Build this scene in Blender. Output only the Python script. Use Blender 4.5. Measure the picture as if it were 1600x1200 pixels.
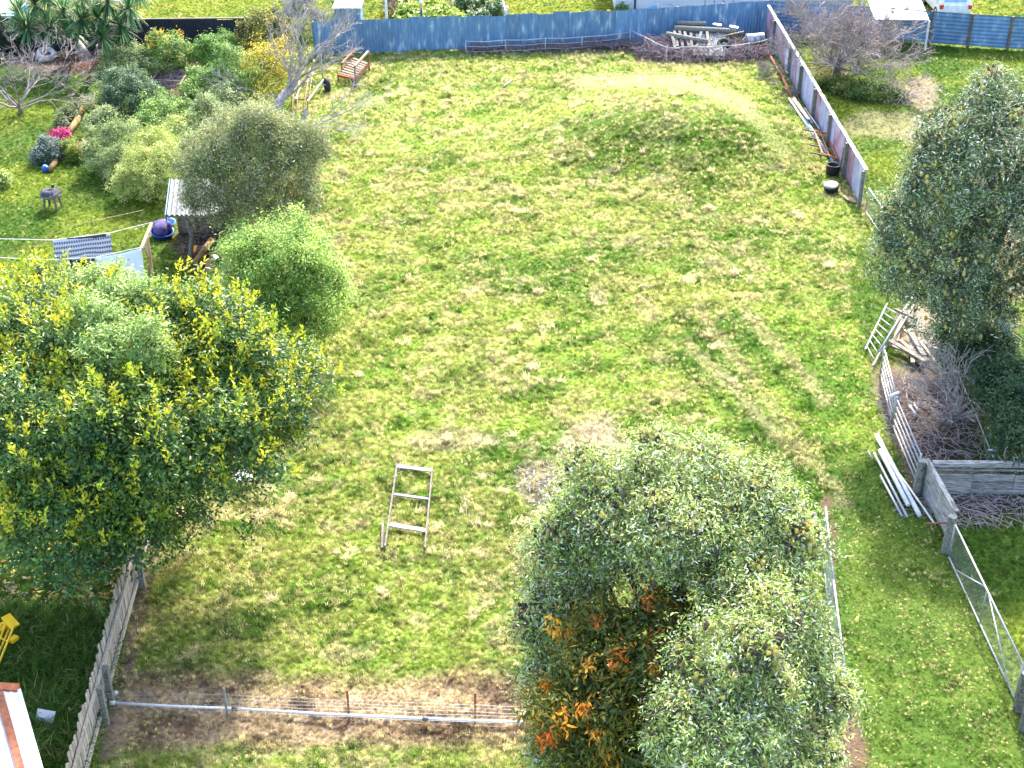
import bpy, math, random
import numpy as np
from mathutils import Vector, Matrix
random.seed(7)
RNG = np.random.default_rng(7)
for o in list(bpy.data.objects): bpy.data.objects.remove(o)
SC = bpy.context.scene
COL = SC.collection
R = math.radians

# ------------------------------------------------------------------ camera, sky, sun, exposure
CAM_H, PITCH, FPX = 22.4, 31.0, 2220.0
cd = bpy.data.cameras.new('camera'); cam = bpy.data.objects.new('camera', cd); COL.objects.link(cam)
cam.location = (0, 0, CAM_H); cam.rotation_euler = (R(90 - PITCH), 0, 0)
cd.sensor_width = 36; cd.lens = FPX / 1600 * 36; cd.clip_end = 2000; cd.clip_start = 0.5
SC.camera = cam
SUN_EL, SUN_AZ = 41.0, 12.0          # azimuth: degrees to the right of straight ahead (+Y)
w = bpy.data.worlds.new('World'); SC.world = w; w.use_nodes = True
nt = w.node_tree; bg = nt.nodes['Background']
sky = nt.nodes.new('ShaderNodeTexSky'); sky.sky_type = 'NISHITA'; sky.sun_disc = False
sky.sun_elevation = R(SUN_EL); sky.sun_rotation = R(SUN_AZ); sky.air_density = 1.0; sky.dust_density = 3.0
nt.links.new(sky.outputs[0], bg.inputs[0]); bg.inputs[1].default_value = 0.15
sd = bpy.data.lights.new('sun', 'SUN'); sun = bpy.data.objects.new('sun', sd); COL.objects.link(sun)
sd.energy = 2.4; sd.angle = R(2.0); sd.color = (1.0, 0.95, 0.86)
sv = Vector((math.sin(R(SUN_AZ)) * math.cos(R(SUN_EL)), math.cos(R(SUN_AZ)) * math.cos(R(SUN_EL)), math.sin(R(SUN_EL))))
sun.rotation_euler = sv.to_track_quat('Z', 'Y').to_euler(); sun.location = (20, 20, 40)
SC.view_settings.view_transform = 'Standard'; SC.view_settings.look = 'None'
SC.cycles.max_bounces = 5; SC.cycles.diffuse_bounces = 2; SC.cycles.glossy_bounces = 2; SC.cycles.transmission_bounces = 3
SC.view_settings.exposure = 2.55; SC.view_settings.gamma = 1.0

# ------------------------------------------------------------------ pixel <-> world
CP, SP = math.cos(R(PITCH)), math.sin(R(PITCH))
def P(px, py, h=0.0):
    u, v = (px - 800) / FPX, (py - 600) / FPX
    dx, dy, dz = u, CP - v * SP, -SP - v * CP
    t = (h - CAM_H) / dz
    return Vector((dx * t, dy * t, h))
def proj(X, Y, Z=0.0):
    a = CAM_H - Z
    zc = Y * CP + a * SP
    zc = np.where(zc < 1.0, 1.0, zc)
    return 800 + FPX * X / zc, 600 + FPX * (-Y * SP + a * CP) / zc
def mpp(p): return (p.y * CP + (CAM_H - p.z) * SP) / FPX      # metres per photo pixel at a point

# ------------------------------------------------------------------ noise
_T = RNG.random((256, 256))
def vnoise(x, y):
    xi, yi = np.floor(x).astype(int), np.floor(y).astype(int)
    fx, fy = x - xi, y - yi
    fx, fy = fx * fx * (3 - 2 * fx), fy * fy * (3 - 2 * fy)
    g = lambda a, b: _T[a & 255, b & 255]
    return (g(xi, yi) * (1 - fx) + g(xi + 1, yi) * fx) * (1 - fy) + (g(xi, yi + 1) * (1 - fx) + g(xi + 1, yi + 1) * fx) * fy
def fbm(x, y, s=1.0, o=4, off=0.0):
    r, a, t = 0, 0.5, 0
    for i in range(o):
        r = r + a * vnoise(x * s + off + 17.3 * i, y * s + off * 1.7 + 31.1 * i); t += a
        a *= 0.5; s *= 2.05
    return r / t
def sst(a, b, x):
    t = np.clip((x - a) / (b - a), 0, 1); return t * t * (3 - 2 * t)

# ------------------------------------------------------------------ materials
MATS = {}
def new_mat(name):
    m = bpy.data.materials.new(name); m.use_nodes = True; MATS[name] = m
    return m, m.node_tree, m.node_tree.nodes['Principled BSDF']
def pmat(name, c, c2=None, scale=6, rough=.75, metal=0.0, bump=0.15, stretch=(1, 1, 1), var=.25, spec=.3, c3=None, lo=.35, hi=.65):
    m, t, b = new_mat(name); n = t.nodes; L = t.links.new
    c2 = c2 or tuple(x * .75 for x in c)
    tc = n.new('ShaderNodeTexCoord'); mp = n.new('ShaderNodeMapping'); mp.inputs['Scale'].default_value = stretch
    oi = n.new('ShaderNodeObjectInfo')
    add = n.new('ShaderNodeVectorMath'); add.operation = 'MULTIPLY_ADD'
    L(tc.outputs['Object'], mp.inputs[0])
    cmb = n.new('ShaderNodeCombineXYZ'); L(oi.outputs['Random'], cmb.inputs[0]); L(oi.outputs['Random'], cmb.inputs[1])
    add.inputs[1].default_value = (37, 53, 0); L(cmb.outputs[0], add.inputs[0]); L(mp.outputs[0], add.inputs[2])
    nz = n.new('ShaderNodeTexNoise'); nz.inputs['Scale'].default_value = scale; nz.inputs['Detail'].default_value = 6
    L(add.outputs[0], nz.inputs['Vector'])
    rp = n.new('ShaderNodeValToRGB'); e = rp.color_ramp.elements
    e[0].position = lo; e[0].color = (*c2, 1); e[1].position = hi; e[1].color = (*c, 1)
    if c3:
        k = rp.color_ramp.elements.new(min(.95, hi + .12)); k.color = (*c3, 1)
    L(nz.outputs['Fac'], rp.inputs[0])
    hs = n.new('ShaderNodeHueSaturation'); mr = n.new('ShaderNodeMapRange')
    mr.inputs['To Min'].default_value = 1 - var; mr.inputs['To Max'].default_value = 1 + var
    L(oi.outputs['Random'], mr.inputs['Value']); L(mr.outputs[0], hs.inputs['Value']); L(rp.outputs[0], hs.inputs['Color'])
    L(hs.outputs[0], b.inputs['Base Color'])
    b.inputs['Roughness'].default_value = rough; b.inputs['Metallic'].default_value = metal
    b.inputs['Specular IOR Level'].default_value = spec
    if bump:
        bp = n.new('ShaderNodeBump'); bp.inputs['Strength'].default_value = bump; bp.inputs['Distance'].default_value = .02
        L(nz.outputs['Fac'], bp.inputs['Height']); L(bp.outputs[0], b.inputs['Normal'])
    return m
def leafmat(name, rough=.5, trans=.35, spec=.35, inst=False):
    m, t, b = new_mat(name); n = t.nodes; L = t.links.new
    a = n.new('ShaderNodeAttribute'); a.attribute_name = 'Col'
    if inst: a.attribute_type = 'INSTANCER'
    L(a.outputs['Color'], b.inputs['Base Color']); b.inputs['Roughness'].default_value = rough
    b.inputs['Specular IOR Level'].default_value = spec
    tr = n.new('ShaderNodeBsdfTranslucent'); L(a.outputs['Color'], tr.inputs[0])
    mx = n.new('ShaderNodeMixShader'); mx.inputs[0].default_value = trans
    L(b.outputs[0], mx.inputs[1]); L(tr.outputs[0], mx.inputs[2]); L(mx.outputs[0], n['Material Output'].inputs[0])
    return m
leafmat('leaf', .5, .35); leafmat('gloss_leaf', .42, .3, .35); leafmat('matt_leaf', .7, .3, .2)
leafmat('grass', .75, .5, .15, inst=True)
pmat('bark', (.20, .16, .13), (.09, .07, .06), 8, .9, bump=.5)
pmat('pale_bark', (.42, .38, .36), (.22, .19, .19), 6, .9, bump=.4, var=.1)
pmat('twig', (.34, .29, .28), (.20, .16, .16), 5, .9, bump=0, var=.1)
pmat('purple_twig', (.26, .20, .22), (.14, .10, .11), 5, .9, bump=0, var=.1)
pmat('brown_twig', (.33, .22, .13), (.16, .10, .06), 5, .9, bump=0, var=.15)
pmat('old_wood', (.25, .225, .20), (.11, .095, .08), 5, .85, bump=.3, stretch=(6, 6, .8), var=.2)
pmat('tan_wood', (.38, .29, .19), (.22, .15, .09), 5, .8, bump=.3, stretch=(5, 5, .8), var=.2)
pmat('paling', (.38, .34, .29), (.19, .165, .135), 4, .85, bump=.3, stretch=(6, 6, .7), var=.22)
pmat('mossy_wood', (.23, .225, .20), (.08, .085, .07), 7, .9, bump=.6, c3=(.20, .22, .14), var=.2, stretch=(3, 3, 2))
pmat('blue_iron', (.13, .24, .38), (.08, .18, .33), 2.0, .55, bump=.05, var=.16, spec=.4, c3=(.34, .44, .55), stretch=(2.5, 1, .7), lo=.38, hi=.58)
pmat('black_iron', (.012, .015, .03), (.02, .024, .045), 3, .55, bump=.05, var=.1)
pmat('grey_plank', (.36, .35, .33), (.12, .115, .105), 5, .85, bump=.5, var=.22, stretch=(.7, 3, 9), lo=.38, hi=.6)
pmat('side_plank', (.36, .355, .35), (.13, .125, .12), 5, .85, bump=.5, var=.25, stretch=(3, .7, 9), lo=.38, hi=.6)
pmat('dull_iron', (.17, .20, .21), (.09, .11, .12), 4, .7, bump=.1, var=.15)
pmat('lilac_iron', (.46, .45, .56), (.34, .32, .44), 2.5, .7, bump=.05, var=.14, c3=(.48, .34, .36))
pmat('rusty_iron', (.42, .32, .42), (.28, .13, .15), 1.5, .75, bump=.1, var=.10)
pmat('white_iron', (.40, .41, .43), (.26, .28, .30), 3, .6, bump=.05, var=.06, spec=.4)
pmat('zinc', (.36, .39, .42), (.24, .27, .30), 5, .42, .6, bump=.05, var=.1)
pmat('rust', (.30, .11, .055), (.16, .06, .035), 9, .85, bump=.3, var=.15)
pmat('orange_rust', (.42, .13, .05), (.25, .08, .04), 9, .8, bump=.3, var=.12)
pmat('white_paint', (.66, .66, .66), (.50, .50, .49), 6, .5, bump=.05, var=.04)
pmat('weatherboard', (.60, .59, .61), (.50, .49, .51), 4, .6, bump=.05, var=.03)
pmat('grey_board', (.40, .39, .39), (.27, .26, .26), 4, .8, bump=.2, stretch=(1, 1, 5), var=.15)
pmat('black', (.012, .012, .014), (.02, .02, .022), 6, .6, bump=.1, var=.1)
pmat('tyre', (.022, .022, .025), (.035, .034, .036), 14, .8, bump=.3, var=.1)
pmat('grey_lid', (.10, .10, .105), (.07, .068, .07), 6, .6, bump=.1, var=.05)
pmat('stone', (.44, .41, .46), (.28, .26, .32), 5, .9, bump=.5, var=.1)
pmat('blue_plastic', (.02, .08, .34), (.015, .06, .25), 5, .4, bump=.05, var=.08)
pmat('sky_plastic', (.18, .42, .72), (.10, .32, .62), 5, .45, bump=.1, var=.05)
pmat('charcoal_cloth', (.085, .08, .10), (.04, .038, .05), 7, .9, bump=.5, var=.1)
pmat('purple_cloth', (.10, .075, .20), (.05, .04, .12), 7, .9, bump=.4, var=.1)
pmat('yellow_paint', (.85, .55, .02), (.78, .46, .015), 8, .45, bump=.08, var=.05)
pmat('orange_paint', (.85, .35, .04), (.75, .28, .03), 8, .5, bump=.05, var=.05)
pmat('red_plastic', (.60, .04, .03), (.45, .03, .02), 8, .4, bump=.05, var=.05)
pmat('sheet_cloth', (.78, .79, .82), (.70, .71, .75), 3, .9, bump=.2, var=.03)
pmat('ochre_log', (.32, .20, .07), (.17, .11, .05), 6, .85, bump=.4, var=.15)
pmat('weathered_white', (.42, .42, .43), (.26, .25, .25), 5, .8, bump=.3, var=.1, stretch=(4, 4, 4))
pmat('frame_wood', (.20, .175, .155), (.09, .075, .065), 6, .85, bump=.4, var=.1)
pmat('frame_rung', (.27, .28, .30), (.14, .14, .15), 6, .8, bump=.3, var=.15)
pmat('soil', (.20, .13, .09), (.10, .065, .045), 9, .95, bump=.6, var=.1)
pmat('brick_red', (.30, .17, .14), (.20, .11, .09), 9, .9, bump=.5, var=.2)
pmat('teal_roof', (.20, .42, .42), (.15, .34, .35), 4, .5, bump=.05, var=.05)
pmat('tin_roof', (.26, .27, .285), (.15, .15, .155), 3, .75, 0, bump=.1, var=.08)
pmat('glass_dark', (.02, .025, .03), (.03, .035, .04), 2, .08, bump=0, var=0, spec=.6)
pmat('reflect_blue_glass', (.22, .34, .52), (.16, .26, .42), 5, .12, bump=0, var=0, spec=.6)  # bluish reflection put into the glass colour
pmat('galv_fleck', (.42, .42, .44), (.26, .26, .29), 20, .5, .4, bump=.1, var=.1)
pmat('bark_litter', (.36, .21, .14), (.17, .09, .06), 12, .95, bump=.3, var=.2)

# woven blanket with bands (object space of the cloth)
m, t, b = new_mat('blanket'); n = t.nodes; L = t.links.new
tc = n.new('ShaderNodeTexCoord'); sp = n.new('ShaderNodeSeparateXYZ'); L(tc.outputs['UV'], sp.inputs[0])
def mth(op, a, bb=None, val=None):
    q = n.new('ShaderNodeMath'); q.operation = op; L(a, q.inputs[0])
    if bb is not None: L(bb, q.inputs[1])
    if val is not None: q.inputs[1].default_value = val
    return q.outputs[0]
s1 = mth('SINE', mth('MULTIPLY', sp.outputs[1], val=44.0)); s2 = mth('SINE', mth('MULTIPLY', sp.outputs[0], val=150.0))
s3 = mth('SINE', mth('MULTIPLY', sp.outputs[1], val=17.0)); pat = mth('ADD', mth('MULTIPLY', s2, s3), s1)
rp = n.new('ShaderNodeValToRGB'); rp.color_ramp.elements[0].position = .3; rp.color_ramp.elements[0].color = (.11, .11, .17, 1)
rp.color_ramp.elements[1].position = .62; rp.color_ramp.elements[1].color = (.55, .55, .62, 1)
mr = n.new('ShaderNodeMapRange'); mr.inputs[1].default_value = -2; mr.inputs[2].default_value = 2; L(pat, mr.inputs[0])
L(mr.outputs[0], rp.inputs[0]); L(rp.outputs[0], b.inputs['Base Color']); b.inputs['Roughness'].default_value = .95

# ground: colour attribute (kind of turf or soil, plus painted shade) broken up by noise, fine relief
m, t, b = new_mat('ground'); n = t.nodes; L = t.links.new
a = n.new('ShaderNodeAttribute'); a.attribute_name = 'Col'
gp = n.new('ShaderNodeNewGeometry')
nz = n.new('ShaderNodeTexNoise'); nz.inputs['Scale'].default_value = 9; nz.inputs['Detail'].default_value = 8; nz.inputs['Roughness'].default_value = .7
L(gp.outputs['Position'], nz.inputs['Vector'])
mr = n.new('ShaderNodeMapRange'); mr.inputs[1].default_value = .3; mr.inputs[2].default_value = .7; mr.inputs[3].default_value = .45; mr.inputs[4].default_value = 1.25
L(nz.outputs['Fac'], mr.inputs[0])
hs = n.new('ShaderNodeHueSaturation'); L(a.outputs['Color'], hs.inputs['Color']); L(mr.outputs[0], hs.inputs['Value'])
L(hs.outputs[0], b.inputs['Base Color']); b.inputs['Roughness'].default_value = .95; b.inputs['Specular IOR Level'].default_value = .1
bp = n.new('ShaderNodeBump'); bp.inputs['Strength'].default_value = .8; bp.inputs['Distance'].default_value = .06
L(nz.outputs['Fac'], bp.inputs['Height']); L(bp.outputs[0], b.inputs['Normal'])

# ------------------------------------------------------------------ object helpers
OFF = {}
def _off(o): return OFF.get(o, Vector((0, 0, 0))) if o else Vector((0, 0, 0))
def tag(o, label=None, cat=None, group=None, kind=None):
    if label: o['label'] = label
    if cat: o['category'] = cat
    if group: o['group'] = group
    if kind: o['kind'] = kind
    return o
def thing(name, label, cat, loc, group=None):
    o = bpy.data.objects.new(name, None); COL.objects.link(o); o.location = loc; o.empty_display_size = .2
    OFF[o] = Vector(loc); return tag(o, label, cat, group)
def link(name, me, parent=None, loc=(0, 0, 0), rot=None, scale=None):
    """object with given mesh; loc in world space"""
    o = bpy.data.objects.new(name, me); COL.objects.link(o)
    o.location = Vector(loc) - _off(parent)
    if rot is not None: o.rotation_euler = rot
    if scale is not None: o.scale = scale
    if parent: o.parent = parent
    OFF[o] = Vector(loc)
    return o
class MB:
    def __init__(s): s.v, s.f, s.c = [], [], []
    def _add(s, vs, fs):
        b = len(s.v); s.v += [tuple(x) for x in vs]; s.f += [tuple(i + b for i in f) for f in fs]; return s
    def beam(s, a, b, w, h, up=(0, 0, 1)):
        a, b = Vector(a), Vector(b); d = (b - a).normalized(); up = Vector(up)
        x = d.cross(up)
        if x.length < 1e-4: x = d.cross(Vector((0, 1, 0)))
        x.normalize(); y = x.cross(d).normalized(); x *= w / 2; y *= h / 2
        return s._add([a - x - y, a + x - y, a + x + y, a - x + y, b - x - y, b + x - y, b + x + y, b - x + y],
                      [(3, 2, 1, 0), (4, 5, 6, 7), (0, 1, 5, 4), (1, 2, 6, 5), (2, 3, 7, 6), (3, 0, 4, 7)])
    def box(s, lo, hi):
        (x, y, z), (X, Y, Z) = lo, hi
        return s._add([(x, y, z), (X, y, z), (X, Y, z), (x, Y, z), (x, y, Z), (X, y, Z), (X, Y, Z), (x, Y, Z)],
                      [(3, 2, 1, 0), (4, 5, 6, 7), (0, 1, 5, 4), (1, 2, 6, 5), (2, 3, 7, 6), (3, 0, 4, 7)])
    def tube(s, pts, rad, sides=6, cap=True):
        pts = [Vector(p) for p in pts]; nn = len(pts)
        rad = [rad] * nn if isinstance(rad, (int, float)) else rad
        vs, fs = [], []
        for i, p in enumerate(pts):
            d = (pts[min(i + 1, nn - 1)] - pts[max(i - 1, 0)])
            d = d.normalized() if d.length > 1e-6 else Vector((0, 0, 1))
            x = d.cross(Vector((0.12, 0.31, 0.94)));
            if x.length < .05: x = d.cross(Vector((1, 0, 0)))
            x.normalize(); y = d.cross(x)
            for k in range(sides):
                an = 2 * math.pi * k / sides
                vs.append(p + (x * math.cos(an) + y * math.sin(an)) * rad[i])
        for i in range(nn - 1):
            for k in range(sides):
                k2 = (k + 1) % sides
                fs.append((i * sides + k, i * sides + k2, (i + 1) * sides + k2, (i + 1) * sides + k))
        if cap:
            fs.append(tuple(range(sides))[::-1]); fs.append(tuple((nn - 1) * sides + k for k in range(sides)))
        return s._add(vs, fs)
    def lathe(s, prof, c=(0, 0, 0), axis=(0, 0, 1), seg=20):
        c = Vector(c); q = Vector((0, 0, 1)).rotation_difference(Vector(axis)); vs, fs = [], []
        for r, z in prof:
            for k in range(seg):
                an = 2 * math.pi * k / seg
                vs.append(c + q @ Vector((r * math.cos(an), r * math.sin(an), z)))
        for i in range(len(prof) - 1):
            for k in range(seg):
                k2 = (k + 1) % seg
                fs.append((i * seg + k, i * seg + k2, (i + 1) * seg + k2, (i + 1) * seg + k))
        return s._add(vs, fs)
    def grid(s, fn, nu, nv):
        vs = [fn(i / nu, j / nv) for j in range(nv + 1) for i in range(nu + 1)]
        fs = [(j * (nu + 1) + i, j * (nu + 1) + i + 1, (j + 1) * (nu + 1) + i + 1, (j + 1) * (nu + 1) + i) for j in range(nv) for i in range(nu)]
        return s._add(vs, fs)
    def mesh(s, name, mat, smooth=False, off=Vector((0, 0, 0))):
        me = bpy.data.meshes.new(name); me.from_pydata([Vector(v) - off for v in s.v], [], s.f); me.materials.append(MATS[mat])
        if smooth: me.shade_smooth()
        me.update(); return me
    def build(s, name, mat, parent=None, smooth=False, origin=None):
        """parent: verts in world space become local to it; otherwise origin (world) is the object's base"""
        off = _off(parent) if parent else (Vector(origin) if origin is not None else Vector((0, 0, 0)))
        return link(name, s.mesh(name, mat, smooth, off), parent, off)

# ------------------------------------------------------------------ terrain
def gz(X, Y):
    X, Y = np.asarray(X, float), np.asarray(Y, float)
    # grassed-over spoil heap in the far right of the section
    c = MOUND; u, v = (X - c[0]) / 5.6, (Y - c[1]) / 6.0
    an = np.arctan2(v, u); r = np.sqrt(u * u + v * v) * (1 + .08 * np.sin(3 * an + 1))
    z = 1.5 * (1 - sst(.05, 1.4, r)) * (1 + .12 * (fbm(X, Y, .5, 2, 5) - .5))
    inpad = sst(-10.6, -9.4, X) * (1 - sst(10.4, 12.0, X)) * (1 - sst(70, 72, Y))
    z = z + inpad * ((fbm(X, Y, .5, 3, 3) - .5) * .16 + (fbm(X * .9, Y * .7, 2.0, 3, 9) - .5) * .20)
    return z
MOUND = P(1062, 205)
def gzs(p): return float(gz(np.array([p[0]]), np.array([p[1]]))[0])
def G(px, py, dz=0.0):
    p = P(px, py); p.z = gzs(p) + dz; return p

def seg_dist(px, py, a, b):
    ax, ay = a; bx, by = b; dx, dy = bx - ax, by - ay
    t = np.clip(((px - ax) * dx + (py - ay) * dy) / (dx * dx + dy * dy), 0, 1)
    return np.hypot(px - ax - t * dx, py - ay - t * dy), t
def blob(px, py, cx, cy, rx, ry, X, Y, soft=.35):
    d = np.hypot((px - cx) / rx, (py - cy) / ry) + (fbm(X, Y, .9, 3, 44) - .5) * .7
    return 1 - sst(1 - soft, 1 + soft * .4, d)
def mixc(c, d, m): return c * (1 - m[:, None]) + np.array(d)[None, :] * m[:, None]
def turf(X, Y):
    """ground colour (pen with painted tree shade), grass length and grass density at ground points"""
    px, py = proj(X, Y, gz(X, Y))
    N = len(X)
    ca, sa = math.cos(.6), math.sin(.6)
    U, V = X * ca + Y * sa, -X * sa + Y * ca
    leftx = np.interp(Y, [18, 30, 40, 60, 72], [-8.9, -9.4, -9.8, -10.4, -10.5])
    rightx = np.interp(Y, [18, 33, 37, 44, 50, 72], [11.3, 11.1, 11.0, 11.6, 13.7, 13.0])
    pad = sst(-.25, .25, X - leftx) * (1 - sst(-.25, .25, X - rightx)) * (1 - sst(70.5, 71.5, Y))
    # mown lawn elsewhere
    n1, n2, n3 = fbm(X, Y, .25, 3, 1), fbm(U * .6, V * 1.3, 1.2, 4, 2), fbm(X, Y, 4.0, 2, 7)
    lawn = np.array([.085, .165, .022])[None, :] * np.ones((N, 1))
    lawn = mixc(lawn, (.19, .26, .030), sst(.42, .68, n1))
    lawn = mixc(lawn, (.22, .25, .045), sst(.55, .8, n2) * .5)
    far = sst(70, 72, Y)
    lawn = mixc(lawn, (.25, .29, .040), far * sst(.3, .6, n2))
    # rough paddock
    gcol = np.array([.14, .265, .032])[None, :] * np.ones((N, 1))
    gcol = mixc(gcol, (.27, .39, .055), sst(.34, .58, fbm(U, V, .45, 3, 21)))
    st_bias = .075 * (1 - sst(300, 900, np.abs(px - 640))) + .04 * sst(500, 250, py)
    st_bias = st_bias - .16 * sst(1180, 1330, px) * sst(480, 620, py) - .06 * sst(880, 1150, px) * sst(420, 600, py)
    big = fbm(U * .8, V, .30, 3, 61); st = sst(.46, .68, .45 * n2 + .25 * big + .3 * fbm(U * .7, V * 1.2, 3.1, 3, 27) + st_bias)
    gcol = mixc(gcol, (.43, .45, .13), st * .65)
    st2 = sst(.62, .76, .55 * fbm(U * .75, V, 1.1, 2, 91) + .45 * fbm(U * .75, V, 3.4, 2, 95) + st_bias * .7)
    gcol = mixc(gcol, (.66, .57, .33), st2 * .55)
    lush = sst(.56, .70, fbm(U * .7, V * 1.4, 1.3, 3, 33)) * (1 - st2)
    gcol = mixc(gcol, (.11, .24, .026), lush * .7)
    # strip right of the pipe gates is greener
    lane = sst(1270, 1310, px - (py - 800) * .1) * sst(640, 760, py)
    gcol = mixc(gcol, (.085, .155, .022), lane * .62)
    for a, b, wd in (((1070, 500), (1300, 800), 13), ((1140, 500), (1270, 640), 10), ((1060, 560), (1240, 740), 10), ((1308, 850), (1345, 1200), 12)):
        d, tt = seg_dist(px, py, a, b); tr = (1 - sst(wd * .4, wd * 1.5, d + 14 * (n3 - .5))) * .8
        gcol = mixc(gcol, (.085, .19, .022), tr)
        d2, _ = seg_dist(px, py, (a[0] + 22, a[1] - 14), (b[0] + 22, b[1] - 14))
        gcol = mixc(gcol, (.55, .48, .26), (1 - sst(4, 13, d2 + 16 * (n3 - .5))) * (.5 if wd != 12 else 0))
    # worn pale crest of the heap
    worn = np.zeros(N)
    for a, b in (((905, 128), (1060, 126)), ((1060, 126), (1165, 165)), ((1165, 165), (1225, 240))):
        d, _ = seg_dist(px, py, a, b); wr = (1 - sst(4, 20, d + 10 * (n3 - .5))); worn = np.maximum(worn, wr); gcol = mixc(gcol, (.50, .50, .20), wr * .8)
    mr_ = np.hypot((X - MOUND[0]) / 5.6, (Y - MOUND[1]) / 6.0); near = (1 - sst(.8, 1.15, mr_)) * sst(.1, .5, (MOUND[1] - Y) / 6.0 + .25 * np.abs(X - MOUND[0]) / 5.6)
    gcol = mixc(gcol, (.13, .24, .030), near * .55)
    hgt = .37 + .16 * st2 + .12 * st + .18 * lush
    hgt = hgt * (1 - .4 * lane) * (1 - .5 * worn)
    dens = np.ones(N)
    # dead strip along the wire fence at the bottom
    dead = sst(1035, 1085, py + 40 * (n2 - .5)) * (1 - sst(1150, 1185, py + 30 * (n2 - .5)))
    dead2 = np.clip(dead, 0, 1) * (1 - sst(1285, 1300, px))
    gcol = mixc(gcol, (.55, .41, .26), dead2 * .95); gcol = mixc(gcol, (.20, .125, .08), dead2 * sst(.48, .62, fbm(X, Y, 1.5, 3, 71)) * .8)
    hgt = hgt * (1 - .25 * dead2)
    pale = blob(px, py, 930, 700, 60, 55, X, Y) + blob(px, py, 700, 690, 90, 20, X, Y) * .6 + blob(px, py, 840, 760, 40, 40, X, Y) * .8
    gcol = mixc(gcol, (.54, .43, .31), np.clip(pale, 0, 1) * .8); dens = dens * (1 - .5 * np.clip(pale, 0, 1))
    for a, b, wd in (((232, 850), (150, 1180), 13), ((1372, 600), (1432, 770), 16), ((1358, 520), (1372, 600), 16), ((1222, 100), (1345, 325), 9)):
        d, _ = seg_dist(px, py, (a[0] + 10, a[1]), (b[0] + 10, b[1])); k = 1 - sst(wd * .6, wd * 1.4, d + 14 * (n3 - .5))
        gcol = mixc(gcol, (.33, .235, .18), k * .85); dens = dens * (1 - .7 * k)
    for cx, cy, rx, ry in ((1292, 790, 10, 22), (1300, 840, 7, 40), (1325, 1130, 24, 60), (1332, 1180, 26, 40), (1302, 905, 5, 60)):
        k = blob(px, py, cx, cy, rx, ry, X, Y); gcol = mixc(gcol, (.24, .145, .10), k * .9); dens = dens * (1 - .85 * k)
    # bare soil strip and brush at the foot of the back fence
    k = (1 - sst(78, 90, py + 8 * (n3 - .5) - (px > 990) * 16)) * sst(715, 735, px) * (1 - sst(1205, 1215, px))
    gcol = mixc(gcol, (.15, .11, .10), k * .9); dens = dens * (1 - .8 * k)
    # --- neighbours' yards
    dirt = np.zeros(N)
    for cx, cy, rx, ry, s in ((1440, 145, 30, 30, .75), (1405, 145, 40, 22, .5), (1290, 112, 40, 20, .5), (1390, 195, 75, 26, .45), (1450, 210, 50, 30, .55), (1570, 330, 65, 190, .8), (1500, 230, 70, 35, .4), (1420, 640, 62, 90, .95),
                           (1450, 520, 60, 50, .9), (1480, 760, 110, 40, .8), (320, 375, 50, 55, .95), (300, 130, 75, 70, .7), (130, 95, 90, 32, .9), (60, 90, 60, 22, .85), (240, 70, 90, 16, .9), (70, 1165, 50, 40, .8), (620, 8, 20, 20, .6), (700, 15, 85, 26, .6)):
        dirt = np.maximum(dirt, s * blob(px, py, cx, cy, rx, ry, X, Y))
    yard = lawn.copy()
    yard = mixc(yard, (.38, .29, .21), dirt * sst(150, 140, px * 0 + 0) if False else dirt * np.where(px > 1300, 1.0, 0.0))
    yard = mixc(yard, (.15, .10, .075), dirt * np.where(px > 1300, 0.0, 1.0))
    kk = np.maximum(blob(px, py, 1450, 650, 100, 110, X, Y), blob(px, py, 1500, 790, 120, 26, X, Y)); yard = mixc(yard, (.11, .08, .065), kk * .9)  # dark bare pen soil, with the tall tree's shadow painted into it
    tall = sst(985, 1020, py) * (px < 200)
    yard = mixc(yard, (.075, .15, .018), tall * .8)
    col = yard * (1 - pad[:, None]) + gcol * pad[:, None]
    hy = .42 + 1.9 * tall * sst(15, 60, px)
    dy = 1 - .9 * dirt - .6 * kk
    hgt = hy * (1 - pad) + hgt * pad
    dens = np.clip(dy * (1 - pad) + dens * pad, 0, 1)
    return col, hgt, dens, pad, st2

def setcol(me, cols, name='Col'):
    at = me.color_attributes.new(name, 'FLOAT_COLOR', 'POINT')
    a4 = np.ones((len(cols), 4), np.float32); a4[:, :3] = cols; at.data.foreach_set('color', a4.ravel())
def npmesh(name, V, F, mat, cols=None, smooth=False):
    me = bpy.data.meshes.new(name); k = F.shape[1]
    me.vertices.add(len(V)); me.vertices.foreach_set('co', V.astype(np.float32).ravel())
    me.loops.add(F.size); me.loops.foreach_set('vertex_index', F.astype(np.int32).ravel())
    me.polygons.add(len(F)); me.polygons.foreach_set('loop_start', np.arange(0, F.size, k, dtype=np.int32))
    if smooth: me.polygons.foreach_set('use_smooth', np.ones(len(F), bool))
    me.update(calc_edges=True)
    if cols is not None: setcol(me, cols)
    me.materials.append(MATS[mat]); return me

xs = np.concatenate([[-900, -400, -150, -80], np.arange(-42, 42.01, .22), [80, 150, 400, 900]])
ys = np.concatenate([[-300, -60, 0, 12], np.arange(17, 92.01, .22), [120, 200, 500, 1500]])
GX, GY = np.meshgrid(xs, ys); X, Y = GX.ravel(), GY.ravel()
nx, ny = len(xs), len(ys)
ii = (np.arange(ny - 1)[:, None] * nx + np.arange(nx - 1)[None, :]).ravel()
F = np.stack([ii, ii + 1, ii + 1 + nx, ii + nx], 1)
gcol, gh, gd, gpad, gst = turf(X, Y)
tag(link('ground', npmesh('ground', np.stack([X, Y, gz(X, Y)], 1), F, 'ground', gcol * np.where(gpad > .5, .55, .7)[:, None], True)), kind='structure')  # colour darkened under the grass: painted shade in the gaps between tufts

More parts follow.
